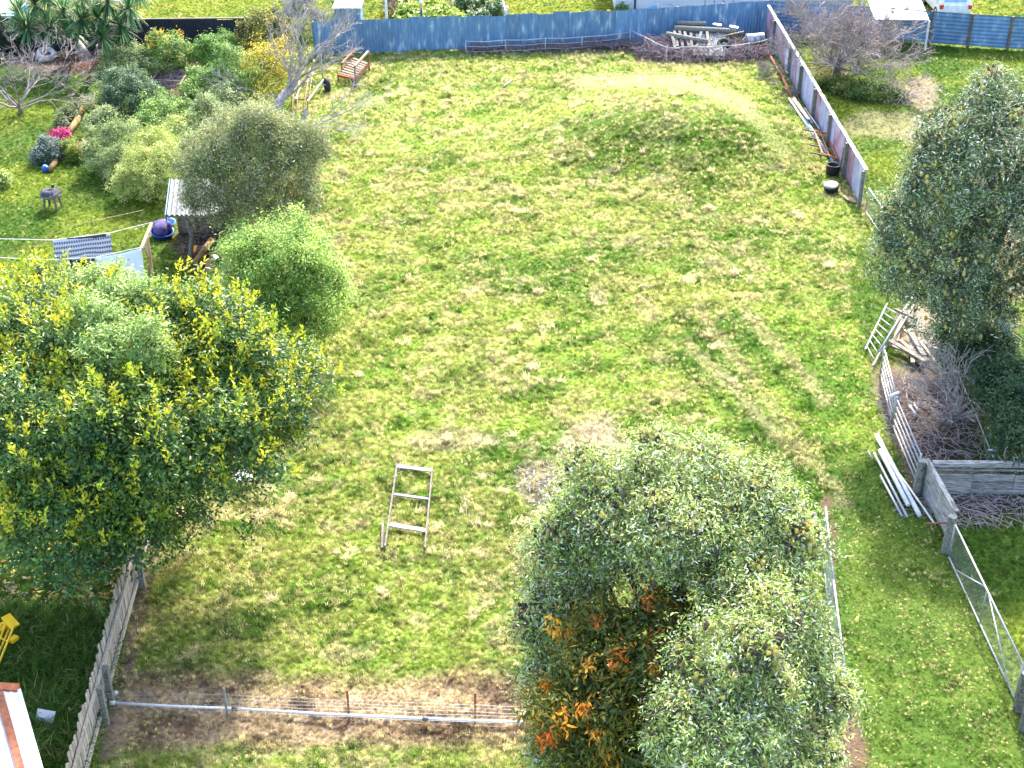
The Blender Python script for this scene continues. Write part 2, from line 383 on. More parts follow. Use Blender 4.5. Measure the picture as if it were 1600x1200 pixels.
# ------------------------------------------------------------------ grass (instanced tufts, colour per tuft)
def tuft_mesh(name, nb, spread, h, wd, lean, seed):
    r = np.random.default_rng(seed); V, Fc = [], []
    for i in range(nb):
        an = r.uniform(0, 6.283); d = spread * math.sqrt(r.random()); bx, by = d * math.cos(an), d * math.sin(an)
        a2 = r.uniform(0, 6.283); ln = h * r.uniform(.6, 1.15); tx, ty = math.cos(a2), math.sin(a2); le = lean * r.uniform(.4, 1.3)
        sx, sy = -ty * wd / 2, tx * wd / 2; b0 = len(V)
        V += [(bx - sx, by - sy, -.02), (bx + sx, by + sy, -.02), (bx + tx * ln * le * .45 + sx * .8, by + ty * ln * le * .45 + sy * .8, ln * .62),
              (bx + tx * ln * le * .45 - sx * .8, by + ty * ln * le * .45 - sy * .8, ln * .62), (bx + tx * ln * le, by + ty * ln * le, ln * (.95 - .35 * le))]
        Fc += [(b0, b0 + 1, b0 + 2), (b0, b0 + 2, b0 + 3), (b0 + 3, b0 + 2, b0 + 4)]
    me = bpy.data.meshes.new(name); me.from_pydata(V, [], Fc); me.materials.append(MATS['grass']); me.update(); return me
def scatter(name, label, cat, V, cols, scl, tmpl, tilt=.25):
    me = bpy.data.meshes.new(name); me.vertices.add(len(V)); me.vertices.foreach_set('co', V.astype(np.float32).ravel()); me.update()
    setcol(me, cols)
    at = me.attributes.new('scl', 'FLOAT', 'POINT'); at.data.foreach_set('value', scl.astype(np.float32))
    rot = np.stack([RNG.normal(0, tilt, len(V)), RNG.normal(0, tilt, len(V)), RNG.uniform(0, 6.283, len(V))], 1)
    at = me.attributes.new('rot', 'FLOAT_VECTOR', 'POINT'); at.data.foreach_set('vector', rot.astype(np.float32).ravel())
    o = link(name, me); tag(o, label, cat, kind='stuff')
    tp = bpy.data.objects.new(name + '_tuft', tmpl)
    ng = bpy.data.node_groups.new(name, 'GeometryNodeTree')
    ng.interface.new_socket('Geometry', in_out='INPUT', socket_type='NodeSocketGeometry'); ng.interface.new_socket('Geometry', in_out='OUTPUT', socket_type='NodeSocketGeometry')
    gi, go = ng.nodes.new('NodeGroupInput'), ng.nodes.new('NodeGroupOutput')
    ip = ng.nodes.new('GeometryNodeInstanceOnPoints'); ob = ng.nodes.new('GeometryNodeObjectInfo'); ob.inputs[0].default_value = tp
    a1 = ng.nodes.new('GeometryNodeInputNamedAttribute'); a1.data_type = 'FLOAT'; a1.inputs[0].default_value = 'scl'
    a2 = ng.nodes.new('GeometryNodeInputNamedAttribute'); a2.data_type = 'FLOAT_VECTOR'; a2.inputs[0].default_value = 'rot'
    e2r = ng.nodes.new('FunctionNodeEulerToRotation')
    l = ng.links.new
    l(gi.outputs[0], ip.inputs['Points']); l(ob.outputs['Geometry'], ip.inputs['Instance'])
    l(a2.outputs[0], e2r.inputs[0]); l(e2r.outputs[0], ip.inputs['Rotation']); l(a1.outputs[0], ip.inputs['Scale']); l(ip.outputs[0], go.inputs[0])
    md = o.modifiers.new('tufts', 'NODES'); md.node_group = ng
    return o
def sample(n, y0, y1):
    y = RNG.uniform(y0, y1, n); hw = .375 * (y * CP + CAM_H * SP) + 2.0
    x = RNG.uniform(-1, 1, n) * hw.max(); k = np.abs(x) < hw; return x[k], y[k]
sets = [sample(210000, 19, 34), sample(280000, 34, 56), sample(200000, 56, 86)]
X = np.concatenate([s[0] for s in sets]); Y = np.concatenate([s[1] for s in sets])
col, hg, dn, pad, st2 = turf(X, Y)
gap = .35 + .65 * sst(.36, .54, fbm(X, Y, 4.2, 2, 53))
keep = RNG.random(len(X)) < dn * (.55 + .45 * pad + .3 * (Y > 56)) * np.where(pad > .5, gap, 1)
X, Y, col, hg, pad, st2 = X[keep], Y[keep], col[keep], hg[keep], pad[keep], st2[keep]
jit = RNG.normal(1, .32, len(X)).clip(.35, 1.9)[:, None]
col = col * jit
strawy = (RNG.random(len(X)) < (.07 * pad + .24 * pad * sst(.40, .62, fbm(X, Y, 1.6, 3, 15)) + .03))[:, None]
col = np.where(strawy, np.array([.66, .58, .27]) * jit, col)
dark = (RNG.random(len(X)) < .20)[:, None]; col = np.where(dark, col * .45, col)  # random tufts painted darker as fine shadow within the grass
V = np.stack([X, Y, gz(X, Y)], 1)
scl = hg * RNG.uniform(.7, 1.35, len(X)) * (1 + .006 * np.maximum(0, Y - 40))
ip = pad > .5
scatter('rough_grass', 'rough yellow-green pasture grass covering the vacant section', 'grass', V[ip], col[ip], scl[ip], tuft_mesh('tuft', 13, .09, .20, .016, .75, 3), .3)
scatter('lawn_grass', 'mown green lawn grass in the neighbouring yards', 'grass', V[~ip], col[~ip], scl[~ip], tuft_mesh('lawn_tuft', 13, .11, .17, .016, .55, 4), .2)
# straw-coloured tussocks standing proud of the pasture
tx, ty = [], []
for px, py in ((730, 458), (842, 512), (650, 440), (610, 150), (640, 170), (700, 690), (740, 694), (812, 686), (790, 770), (815, 822), (850, 520), (1010, 452), (560, 590), (585, 490), (560, 185), (500, 205), (1100, 526), (1120, 545), (870, 600), (905, 700), (770, 690), (420, 940), (690, 870), (725, 300), (760, 750), (640, 590), (1150, 600), (600, 930), (770, 950), (740, 960)):
    p = P(px, py); tx.append(p.x); ty.append(p.y)
n = 260; yy = RNG.uniform(22, 69, n); xx = RNG.uniform(-9, 12, n)
kx = fbm(xx, yy, .3, 3, 61) + .12 * RNG.random(n) > .56; pxx, pyy = proj(xx, yy); kx &= ~((pxx > 1200) & (pyy > 480))
tx = np.concatenate([tx, xx[kx]]); ty = np.concatenate([ty, yy[kx]])
q = 4; tx = np.repeat(tx, q) + RNG.normal(0, .14, len(tx) * q); ty = np.repeat(ty, q) + RNG.normal(0, .14, len(ty) * q)
tc_ = np.array([.70, .60, .36]) * RNG.normal(1, .18, len(tx)).clip(.6, 1.4)[:, None]
scatter('straw_tussocks', 'dry straw-coloured grass tussocks dotted over the vacant section', 'grass', np.stack([tx, ty, gz(tx, ty)], 1), tc_, RNG.uniform(.35, .8, len(tx)),
        tuft_mesh('straw_tuft', 26, .14, .34, .02, .95, 5), .25)
# long rank grass in the bottom left yard and along the paling fence
pxs = RNG.uniform(-20, 175, 2600); pys = RNG.uniform(965, 1215, 2600); k = pxs < 238 - (pys - 835) * .27 - 10; pxs, pys = pxs[k], pys[k]
pp = np.array([P(a, b)[:] for a, b in zip(pxs, pys)]); k = fbm(pp[:, 0], pp[:, 1], .8, 2, 12) > .36; pp = pp[k]
lc = np.array([.07, .15, .02]) * RNG.normal(1, .25, len(pp)).clip(.4, 1.8)[:, None]
lc = np.where((RNG.random(len(pp)) < .12)[:, None], np.array([.30, .30, .12]), lc)
scatter('long_grass', 'long rank green grass in the corner left of the paling fence', 'grass', pp, lc, RNG.uniform(.7, 1.2, len(pp)), tuft_mesh('long_tuft', 16, .10, .55, .022, .9, 6), .3)

# ------------------------------------------------------------------ foliage and wood builders
def unit(v): return v / (np.linalg.norm(v, axis=1, keepdims=True) + 1e-9)
def lobe(px, py, h, rpx, sx=1, sy=1, sz=1):
    p = P(px, py, h); r = rpx * mpp(p); return (np.array(p[:]), np.array([r * sx, r * sy, r * sz]))
def leaves(lobes, n, ln, wd, cols, per=36, cr=.22, shell=(.62, 1.02), up=.45, seed=1, hang=0.0, zmin=.08, weights=None, jit=.22, tips=None, stretch=(1, 1, 1), specks=None, topcol=None, rough=.22):
    """leaf-sized kite faces gathered in clumps on the outside of the lobes -> verts, faces, colours"""
    r = np.random.default_rng(seed)
    nc = max(4, n // per)
    C = np.array([l[0] for l in lobes]); S = np.array([l[1] for l in lobes])
    area = (S[:, 0] * S[:, 1] + S[:, 1] * S[:, 2] + S[:, 0] * S[:, 2]); area = area / area.sum()
    li = r.choice(len(lobes), nc * 3, p=area)
    d = unit(r.normal(0, 1, (nc * 3, 3))); d[:, 2] = np.where((d[:, 2] < -.35) & (r.random(nc * 3) < .6), -d[:, 2], d[:, 2])
    rad = r.uniform(*shell, nc * 3) * (1 + rough * np.sin(d[:, 0] * 5 + li) * np.cos(d[:, 1] * 6 + d[:, 2] * 4) + rough * .7 * np.sin(d[:, 0] * 11 + 2 * li) * np.sin(d[:, 2] * 12 + d[:, 1] * 9))
    c = C[li] + d * S[li] * rad[:, None]
    # drop clumps buried inside another lobe
    q = np.concatenate([np.linalg.norm((ch[:, None, :] - C[None]) / S[None], axis=2) for ch in np.array_split(c, 8)]); q[np.arange(len(c)), li] = 9
    ok = (q.min(1) > .72) & (c[:, 2] > zmin); idx = np.nonzero(ok)[0][:nc]
    c, d, li = c[idx], d[idx], li[idx]; nc = len(c)
    per = max(6, int(n / max(1, nc)))
    cc = np.asarray(cols, float); t = r.random(nc) ** 1.0 * (len(cc) - 1); k0 = np.floor(t).astype(int).clip(0, len(cc) - 2); fr = (t - k0)[:, None]
    ccol = cc[k0] * (1 - fr) + cc[k0 + 1] * fr
    crr = cr * r.uniform(.6, 1.4, nc)
    ci = np.repeat(np.arange(nc), per)
    pos = c[ci] + r.normal(0, 1, (len(ci), 3)) * crr[ci][:, None] * np.array(stretch) * .62
    pos[:, 2] = np.maximum(pos[:, 2], .03)
    nrm = unit(d[ci] * .55 + np.array([0, 0, up]) + r.normal(0, .5, (len(ci), 3)))
    tan = unit(np.cross(nrm, r.normal(0, 1, (len(ci), 3)))); tan = unit(tan + d[ci] * .35 + np.array([0, 0, -hang]))
    col = ccol[ci] * r.normal(1, jit, (len(ci), 1)).clip(.4, 1.7)
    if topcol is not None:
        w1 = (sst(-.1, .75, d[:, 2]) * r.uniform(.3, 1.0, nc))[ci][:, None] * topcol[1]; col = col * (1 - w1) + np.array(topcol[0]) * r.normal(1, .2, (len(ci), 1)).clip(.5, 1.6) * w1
    if specks:
        for fr_, sc in specks:
            k_ = r.random(len(ci)) < fr_; col[k_] = np.array(sc) * r.normal(1, .2, (k_.sum(), 1)).clip(.5, 1.6)
    if tips:
        # upright shoots of new growth
        tn, tcol, th = tips; sel = np.nonzero((d[:, 2] > -.15) & (vnoise(c[:, 0] * .9 + 7, c[:, 1] * .9 + c[:, 2] * .9) + .35 * d[:, 2] > .45))[0]; s = r.choice(sel, min(tn, len(sel)), replace=False)
        m_ = 16; si = np.repeat(np.arange(len(s)), m_); f = np.tile(np.linspace(0, 1, m_), len(s))
        ax = unit(d[s] * .35 + np.array([0, 0, 1.0]) + r.normal(0, .22, (len(s), 3))); hh = th * r.uniform(.6, 1.3, len(s))
        p2 = c[s][si] + d[s][si] * crr[s][si][:, None] * .9 + ax[si] * (f * hh[si])[:, None] + r.normal(0, .035, (len(si), 3))
        t2 = unit(ax[si] * .8 + r.normal(0, .6, (len(si), 3))); n2 = unit(np.cross(t2, r.normal(0, 1, (len(si), 3))))
        pos = np.concatenate([pos, p2]); nrm = np.concatenate([nrm, n2]); tan = np.concatenate([tan, t2])
        tc2 = np.asarray(tcol); cx = tc2[r.integers(0, len(tc2), len(s))][si] * r.normal(1, .15, (len(si), 1)).clip(.6, 1.4)
        col = np.concatenate([col, cx])
    N = len(pos); b = unit(np.cross(nrm, tan)); nn = np.cross(tan, b)
    l = ln * r.uniform(.5, 1.45, (N, 1)); w_ = wd * r.uniform(.7, 1.25, (N, 1))
    V = np.empty((N, 4, 3)); V[:, 0] = pos; V[:, 1] = pos + tan * l * .5 + b * w_ * .5 + nn * w_ * .15; V[:, 2] = pos + tan * l - nn * l * .12; V[:, 3] = pos + tan * l * .5 - b * w_ * .5 + nn * w_ * .15
    F_ = np.arange(N * 4).reshape(N, 4)
    F3 = np.concatenate([F_[:, [0, 1, 2]], F_[:, [0, 2, 3]]])
    return V.reshape(-1, 3), F3, np.repeat(col, 4, 0)
def frill(lobes, k, seed, lo=.28, hi=.5):
    r = np.random.default_rng(seed); out = list(lobes)
    for c, s in lobes:
        for i in range(k):
            d = r.normal(0, 1, 3); d[2] = abs(d[2]) * .8 + .1; d /= np.linalg.norm(d); q = r.uniform(lo, hi)
            out.append((c + d * s * r.uniform(.78, 1.0), s * q))
    return out
def crown(name, parent, mat, *a, extra=None, **k):
    V, F_, c = leaves(*a, **k)
    V = V - np.array(_off(parent)[:])
    return link(name, npmesh(name, V, F_, mat, c), parent, _off(parent))
def limbs(parent, base, lobes, mat='bark', r0=.14, name='trunk', seed=1, fork=.35, stems=1):
    rr = random.Random(seed); mb = MB(); base = Vector(base)
    cen = sum((Vector(l[0]) for l in lobes), Vector()) / len(lobes)
    top = base + Vector(((cen.x - base.x) * fork * .6, (cen.y - base.y) * fork * .6, max(.25, cen.z * fork)))
    mb.tube([base - Vector((0, 0, .15)), base.lerp(top, .5) + Vector((rr.uniform(-.1, .1), rr.uniform(-.1, .1), 0)) * r0 * 4, top], [r0 * 1.25, r0, r0 * .85], 8)
    for l in lobes:
        e = Vector(l[0]); mid = top.lerp(e, .5) + Vector((rr.uniform(-.2, .2), rr.uniform(-.2, .2), rr.uniform(0, .25)))
        mb.tube([top, mid, e], [r0 * .7, r0 * .48, r0 * .25], 6)
        for k in range(4):
            dd = Vector((rr.gauss(0, 1), rr.gauss(0, 1), rr.gauss(.4, .8))).normalized()
            t = e + Vector((dd.x * l[1][0], dd.y * l[1][1], dd.z * l[1][2])) * .85
            mb.tube([mid.lerp(e, rr.uniform(.2, 1)), e.lerp(t, .5) + Vector((0, 0, .05)), t], [r0 * .28, r0 * .18, r0 * .06], 4)
    return mb.build(name, mat, parent)
def tree(name, label, cat, base, lobes, n, ln, wd, cols, mat='leaf', r0=.12, bark='bark', group=None, seed=1, fork=.35, **k):
    base = Vector(base); base.z = gzs(base); t = thing(name, label, cat, base, group)
    limbs(t, base, lobes, bark, r0, 'trunk', seed, fork); lobes = frill(lobes, 3 if cat == 'tree' else 2, seed)
    crown('crown' if cat == 'tree' else 'foliage', t, mat, lobes, n, ln, wd, cols, seed=seed, **k)
    return t
def branch(mb, p, d, ln, r, depth, rr, nsub=(3, 5), spread=.6, gnarl=.25, upb=.1, rmin=.004, ratio=.66, sides=None):
    n = 4; pts, rad = [p.copy()], [r]; q = p.copy(); dd = d.normalized(); st = []
    for i in range(n):
        dd = (dd + Vector((rr.gauss(0, gnarl), rr.gauss(0, gnarl), rr.gauss(upb, gnarl * .7)))).normalized()
        q = q + dd * ln / n
        if q.z < .05: q.z = .05
        pts.append(q.copy()); rad.append(max(rmin, r * (1 - .62 * (i + 1) / n))); st.append((q.copy(), dd.copy(), rad[-1]))
    mb.tube(pts, rad, sides or (7 if r > .05 else 4 if r > .015 else 3), cap=False)
    if depth <= 0: return
    for k in range(rr.randint(*nsub)):
        i = rr.choice((1, 2, 3, 3)); s, sd_, sr = st[i]
        x = Vector((rr.gauss(0, 1), rr.gauss(0, 1), rr.gauss(0, .8))).normalized()
        branch(mb, s, (sd_ + x * spread * rr.uniform(.7, 1.4)), ln * ratio * rr.uniform(.7, 1.15), sr * .72, depth - 1, rr, nsub, spread, gnarl, upb, rmin, ratio)
def sticks(mb, c, rx, ry, h, n, ln, r, rr, flat=.25):
    for i in range(n):
        a = rr.uniform(0, 6.283); k = math.sqrt(rr.random()); p = Vector((c.x + rx * k * math.cos(a), c.y + ry * k * math.sin(a), gzs(c) + rr.uniform(.03, h) * (1.1 - k * .8)))
        d = Vector((rr.gauss(0, 1), rr.gauss(0, 1), rr.gauss(0, flat))).normalized(); l = ln * rr.uniform(.5, 1.3)
        m_ = p + Vector((rr.gauss(0, .05), rr.gauss(0, .05), rr.gauss(.03, .04)))
        a0, a1 = p - d * l / 2, p + d * l / 2; a0.z = max(a0.z, gzs(c) + .02); a1.z = max(a1.z, gzs(c) + .02)
        mb.tube([a0, m_, a1], [r * rr.uniform(.6, 1.2), r, r * .4], 4, cap=False)
def lerp3(a, b, t): return Vector(a).lerp(Vector(b), t)
Z = Vector((0, 0, 1))

def corr(name, mat, wd, h, pitch=.13, amp=.012, horiz=False, lean=0):
    """corrugated iron sheet in its own X-Z plane, origin at bottom left; ribs vertical unless horiz"""
    mb = MB(); L_ = h if horiz else wd; n = int(L_ / pitch * 4)
    def fn(u, v):
        s = math.cos(u * L_ / pitch * 2 * math.pi) * amp
        return (v * wd, s, u * h) if horiz else (u * wd, s, v * h)
    mb.grid(fn, n, 1)
    return mb.mesh(name, mat, True)

# ================================================================== LARGE STRUCTURE: fences
def along(a, b, parent, mesh, step, name, over=1.02, zr=0, wz=None, jitter=.02, mats=None, base=0):
    a, b = Vector(a), Vector(b); d = b - a; d.z = 0; n = max(1, round(d.length / step)); an = math.atan2(d.y, d.x)
    for i in range(n):
        p = a + d * (i / n); p.z = gzs(p) + random.uniform(-jitter, jitter) + base
        me = mesh if not isinstance(mesh, list) else mesh[wz(i) if wz else random.randrange(len(mesh))]
        link(name, me, parent, p, (random.uniform(-.012, .012) + zr, 0, an + random.uniform(-.01, .01)), (d.length / n / step * over, 1, 1 + random.uniform(-jitter, jitter)))
# --- back fence of blue corrugated iron
F0, F1, F2 = P(492, 87), P(985, 68), P(1196, 52)
t = thing('corrugated_fence', 'long blue corrugated iron fence across the back of the section', 'fence', F0)
sh = corr('sheet', 'blue_iron', .80, 1.72, .16, .028)
along(F0, F1, t, sh, .80, 'sheet'); along(F1, F2, t, sh, .80, 'sheet')
for a, b in ((F0, F1), (F1, F2)):
    for hh in (.45, 1.45):
        MB().beam(a + Vector((0, .09, hh)), b + Vector((0, .09, hh)), .05, .09).build('rail', 'old_wood', t)
    n = int((b - a).length / 2.4)
    for i in range(n + 1):
        p = lerp3(a, b, i / n) + Vector((0, .18, 0)); MB().beam(p - Z * .1, p + Z * 1.68, .1, .1, (0, 1, 0)).build('post', 'old_wood', t)
# --- blue fence of the right-hand neighbour, ribs lying flat, with posts
Rr = [(1196, 52), (1250, 57), (1322, 60), (1388, 64), (1449, 69), (1511, 74), (1573, 78), (1640, 82), (1710, 86)]
t = thing('panel_fence', 'blue fence of flat-lying ribbed sheets between dark posts at top right', 'fence', P(1196, 52))
hs_ = corr('sheet', 'blue_iron', 1.0, 1.62, .19, .022, True)
for i in range(len(Rr) - 1):
    a, b = P(*Rr[i]), P(*Rr[i + 1]); d = b - a
    link('sheet', hs_, t, a + Z * .08, (0, 0, math.atan2(d.y, d.x)), (d.length * .985, 1, 1))
    MB().beam(b + Vector((0, -.06, -.1)), b + Vector((0, -.06, 1.72)), .13, .10, (0, 1, 0)).build('post', 'bark', t)
# --- black iron fence behind the garden
t = thing('black_fence', 'black corrugated fence with pale top edge behind the overgrown garden', 'fence', P(-40, 84))
a, b = P(-40, 84), P(395, 79); sh = corr('sheet', 'black_iron', .8, 1.62); along(a, b, t, sh, .8, 'sheet')
MB().beam(a + Z * 1.66, b + Z * 1.66, .09, .05).build('capping', 'old_wood', t)
for i in range(7):
    p = lerp3(a, b, i / 6) + Vector((0, .1, 0)); MB().beam(p, p + Z * 1.55, .1, .1, (0, 1, 0)).build('post', 'old_wood', t)
# --- iron fence down the right side, posts on this side
SA, SB = P(1196, 54), P(1346, 324)
t = thing('side_fence', 'lilac and rust-streaked iron fence with pale top rail down the right side', 'fence', SB)
shs = [corr('sheet', 'lilac_iron', .9, 1.5, .11, .012), corr('sheet', 'rusty_iron', .9, 1.5, .11, .012)]
seq = [1, 1, 1, 0, 1, 1, 1, 0, 0, 1, 0, 0, 0, 0, 1, 1, 0, 0, 0, 1, 1, 1, 1, 0, 0]
along(SB, SA, t, shs, .9, 'sheet', wz=lambda i: (seq[::-1] + seq)[i % 50])
d = (SA - SB); nrm = Vector((-d.y, d.x, 0)).normalized()
if nrm.x > 0: nrm = -nrm
k = int(d.length / 1.05)
for i in range(k):   # top boards laid end to end
    p0, p1 = SB + d * (i / k), SB + d * ((i + 1) / k - .004)
    MB().beam(p0 + Z * (1.53 + random.uniform(0, .02)), p1 + Z * (1.53 + random.uniform(0, .02)), .14 + random.uniform(-.02, .02), .035).build('capping_board', 'weatherboard' if i % 3 else 'white_iron', t)
for q in ((1204, 78), (1229, 122), (1250, 152), (1271, 190), (1296, 232), (1323, 278), (1346, 326)):
    f = (SB.y - P(*q).y) / (SB.y - SA.y); p = SB + d * min(1, max(0, f)) + nrm * .10
    MB().beam(p - Z * .1, p + Z * 1.50, .13, .13, (0, 1, 0)).build('post', 'mossy_wood', t)
# --- paling fence on the left
PL = [(140, 1200), (238, 836), (352, 470), (374, 398)]
PW = [P(118, 1290)] + [P(*q) for q in PL]
t = thing('paling_fence', 'weathered grey paling fence down the left side, rails facing the section', 'fence', PW[0])
pals = []
for i in range(4):
    hh = (1.32, 1.40, 1.36, 1.45)[i]; mb = MB()
    mb._add([(0, 0, .03), (.145, 0, .03), (.145, .02, .03), (0, .02, .03), (0, 0, hh), (.145, 0, hh - .015), (.145, .02, hh - .015), (0, .02, hh), (.06, 0, hh + .04), (.06, .02, hh + .04)],
            [(0, 1, 5, 8, 4), (3, 7, 9, 6, 2), (0, 4, 7, 3), (1, 2, 6, 5), (4, 8, 9, 7), (8, 5, 6, 9), (0, 3, 2, 1)]); pals.append(mb.mesh('paling', 'paling'))
for i in range(len(PW) - 1):
    a, b = PW[i], PW[i + 1]
    along(a, b, t, pals, .165 if i < 2 else .19, 'paling', over=.95)
    dd = (b - a); nr = Vector((dd.y, -dd.x, 0)).normalized()
    for hh in (.32, 1.08):
        MB().beam(a + nr * .05 + Z * hh, b + nr * .05 + Z * hh, .055, .10).build('rail', 'paling', t)
for q in ((156, 1135), (167, 1105 - 2), (218, 920), (262, 760), (300, 640), (352, 472), (375, 400), (398, 330)):
    pw = P(*q); f = 0
    for i in range(len(PW) - 1):
        if PW[i].y <= pw.y <= PW[i + 1].y:
            pp_ = PW[i].lerp(PW[i + 1], (pw.y - PW[i].y) / (PW[i + 1].y - PW[i].y)) + Vector((.14, 0, 0))
            MB().beam(pp_ - Z * .1, pp_ + Z * 1.15, .12, .12, (0, 1, 0)).build('post', 'mossy_wood', t)

# ================================================================== TREES
KAR = [(.025, .080, .034), (.045, .12, .038), (.080, .165, .030), (.17, .24, .028)]
YT = [(.44, .46, .03), (.54, .52, .035), (.34, .42, .03)]
# 1 big glossy tree on the left boundary: a broad crown with yellow shoots
LB = [lobe(60, 570, 5.0, 110), lobe(180, 590, 5.2, 115), lobe(310, 600, 5.0, 115), lobe(415, 610, 4.4, 85), lobe(60, 690, 4.6, 130), lobe(190, 690, 4.8, 135), lobe(320, 690, 4.3, 120),
      lobe(120, 810, 3.3, 108), lobe(220, 800, 3.0, 85), lobe(-40, 620, 4.8, 120), lobe(385, 675, 3.6, 75), lobe(75, 490, 5.0, 62), lobe(10, 520, 4.9, 62), lobe(330, 510, 4.6, 48)]
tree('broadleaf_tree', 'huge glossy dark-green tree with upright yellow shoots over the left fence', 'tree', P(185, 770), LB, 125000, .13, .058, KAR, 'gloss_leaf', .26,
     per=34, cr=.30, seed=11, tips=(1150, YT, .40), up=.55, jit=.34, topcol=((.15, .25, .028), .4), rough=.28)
# 2 paler small-leaved tree growing up through it
PIT = [(.10, .21, .05), (.19, .32, .07), (.30, .42, .11), (.40, .48, .16)]
tree('pale_tree', 'pale green fine-leaved tree rising behind the yellow-tipped tree', 'tree', P(200, 660), [lobe(165, 470, 6.2, 50), lobe(205, 490, 6.6, 55), lobe(275, 510, 6.0, 50), lobe(150, 520, 6.9, 42), lobe(230, 545, 6.9, 40), lobe(170, 550, 7.0, 36)], 24000, .11, .04, PIT, 'leaf', .12, per=40, cr=.2, seed=12, up=.6)
# 3 bright green bush tree right of the fence
tree('round_tree', 'rounded bright-green tree just right of the sunlit palings', 'tree', P(412, 545), [lobe(440, 425, 2.9, 75), lobe(400, 440, 2.6, 55), lobe(475, 470, 2.2, 62), lobe(420, 490, 1.8, 65), lobe(395, 395, 2.6, 40), lobe(505, 455, 2.0, 34), lobe(455, 520, 1.2, 40), lobe(490, 510, 1.3, 34), lobe(470, 395, 2.9, 34)],
     56000, .115, .040, [(.07, .17, .03), (.16, .31, .045), (.32, .46, .08), (.44, .54, .14)], 'leaf', .12, per=95, cr=.27, seed=13, up=.6, jit=.32, rough=.34)
# 4 olive-grey tree by the lean-to
tree('olive_tree', 'grey-green olive-like tree hanging over the corrugated lean-to', 'tree', P(372, 372), [lobe(385, 235, 4.3, 72), lobe(330, 265, 3.6, 58), lobe(440, 265, 3.5, 65), lobe(390, 310, 2.6, 62), lobe(445, 310, 2.2, 48), lobe(330, 310, 2.9, 42)],
     98000, .095, .031, [(.085, .105, .045), (.16, .19, .075), (.28, .31, .12), (.42, .44, .20)], 'matt_leaf', .14, per=80, cr=.25, seed=14, up=.5, jit=.35, specks=[(.08, (.58, .58, .46))], topcol=((.44, .46, .20), .5))  # topcol here paints light from above onto the upper leaves
# 5 banksia on the right
BK = [(.04, .085, .04), (.09, .155, .07), (.19, .27, .12), (.34, .41, .22)]
def candles(parent, lobes, n, seed, cols=((.60, .50, .14), (.52, .46, .22), (.09, .07, .06), (.16, .12, .10)), L_=.15):
    r = np.random.default_rng(seed); rr = random.Random(seed); V, Fc, C = [], [], []
    for i in range(n):
        l = lobes[rr.randrange(len(lobes))]; d = r.normal(0, 1, 3); d /= np.linalg.norm(d); d[2] = abs(d[2]) * .9 if rr.random() < .7 else d[2]
        p = l[0] + d * l[1] * rr.uniform(.85, 1.03)
        if any(np.linalg.norm((p - q[0]) / q[1]) < .8 for q in lobes): continue
        c = np.array(cols[rr.choice((0, 0, 0, 1, 2, 2, 3))]); s = rr.uniform(.8, 1.25); b0 = len(V); ax = np.array([rr.gauss(0, .2), rr.gauss(0, .2), 1.0]) * L_ * s
        for f, q in ((0, .028), (.25, .042), (.75, .040), (1, .015)):
            for k in range(5):
                a_ = k * 1.2566; V.append(p + ax * f + np.array([math.cos(a_), math.sin(a_), 0]) * q * s); C.append(c)
        for j in range(3):
            for k in range(5):
                Fc.append((b0 + j * 5 + k, b0 + j * 5 + (k + 1) % 5, b0 + j * 5 + 5 + (k + 1) % 5, b0 + j * 5 + 5 + k))
    o = link('flower_spikes', npmesh('flower_spikes', np.array(V) - np.array(_off(parent)[:]), np.array(Fc), 'matt_leaf', np.array(C)), parent, _off(parent)); o['kind'] = 'stuff'
RB = [lobe(1545, 210, 7.8, 75), lobe(1490, 280, 6.8, 85), lobe(1590, 260, 7.2, 85), lobe(1430, 350, 5.3, 68), lobe(1500, 390, 4.8, 85), lobe(1420, 415, 4.3, 55), lobe(1585, 330, 6.2, 75), lobe(1475, 455, 3.6, 60), lobe(1530, 480, 3.0, 55),
      lobe(1660, 330, 6.2, 90), lobe(1650, 420, 4.4, 70), lobe(1555, 150, 8.4, 35), lobe(1500, 215, 7.5, 45)]
tb = tree('banksia_tree', 'tall grey-green tree with pale flower spikes at the right edge', 'tree', P(1520, 548), RB, 110000, .125, .034, BK, 'matt_leaf', .22, per=85, cr=.27, seed=15, up=.45, jit=.35, specks=[(.14, (.62, .66, .54)), (.03, (.45, .36, .08)), (.05, (.14, .10, .09))])
candles(tb, frill(RB, 3, 15), 3000, 15, L_=.12)
# 6 banksia in the foreground
FB = [lobe(950, 800, 6.2, 85), lobe(1040, 790, 6.6, 95), lobe(1120, 800, 6.4, 92), lobe(1180, 870, 6.0, 95), lobe(900, 880, 5.0, 80), lobe(1050, 850, 6.4, 80), lobe(865, 980, 4.0, 58), lobe(1180, 960, 5.6, 88), lobe(1225, 1010, 4.8, 72), lobe(1238, 1095, 3.8, 76),
      lobe(1140, 1060, 5.6, 92), lobe(862, 1070, 3.0, 52), lobe(1120, 1170, 4.8, 100), lobe(895, 1190, 2.2, 60), lobe(1205, 1200, 3.4, 85), lobe(1000, 1250, 2.6, 80)]
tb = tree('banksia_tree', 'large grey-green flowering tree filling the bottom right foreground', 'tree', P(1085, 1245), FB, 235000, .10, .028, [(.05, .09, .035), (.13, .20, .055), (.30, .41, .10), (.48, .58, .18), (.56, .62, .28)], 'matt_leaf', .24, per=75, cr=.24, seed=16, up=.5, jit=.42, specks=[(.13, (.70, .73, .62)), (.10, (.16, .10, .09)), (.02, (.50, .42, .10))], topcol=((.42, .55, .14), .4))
candles(tb, frill(FB, 3, 16), 5200, 16, L_=.12)
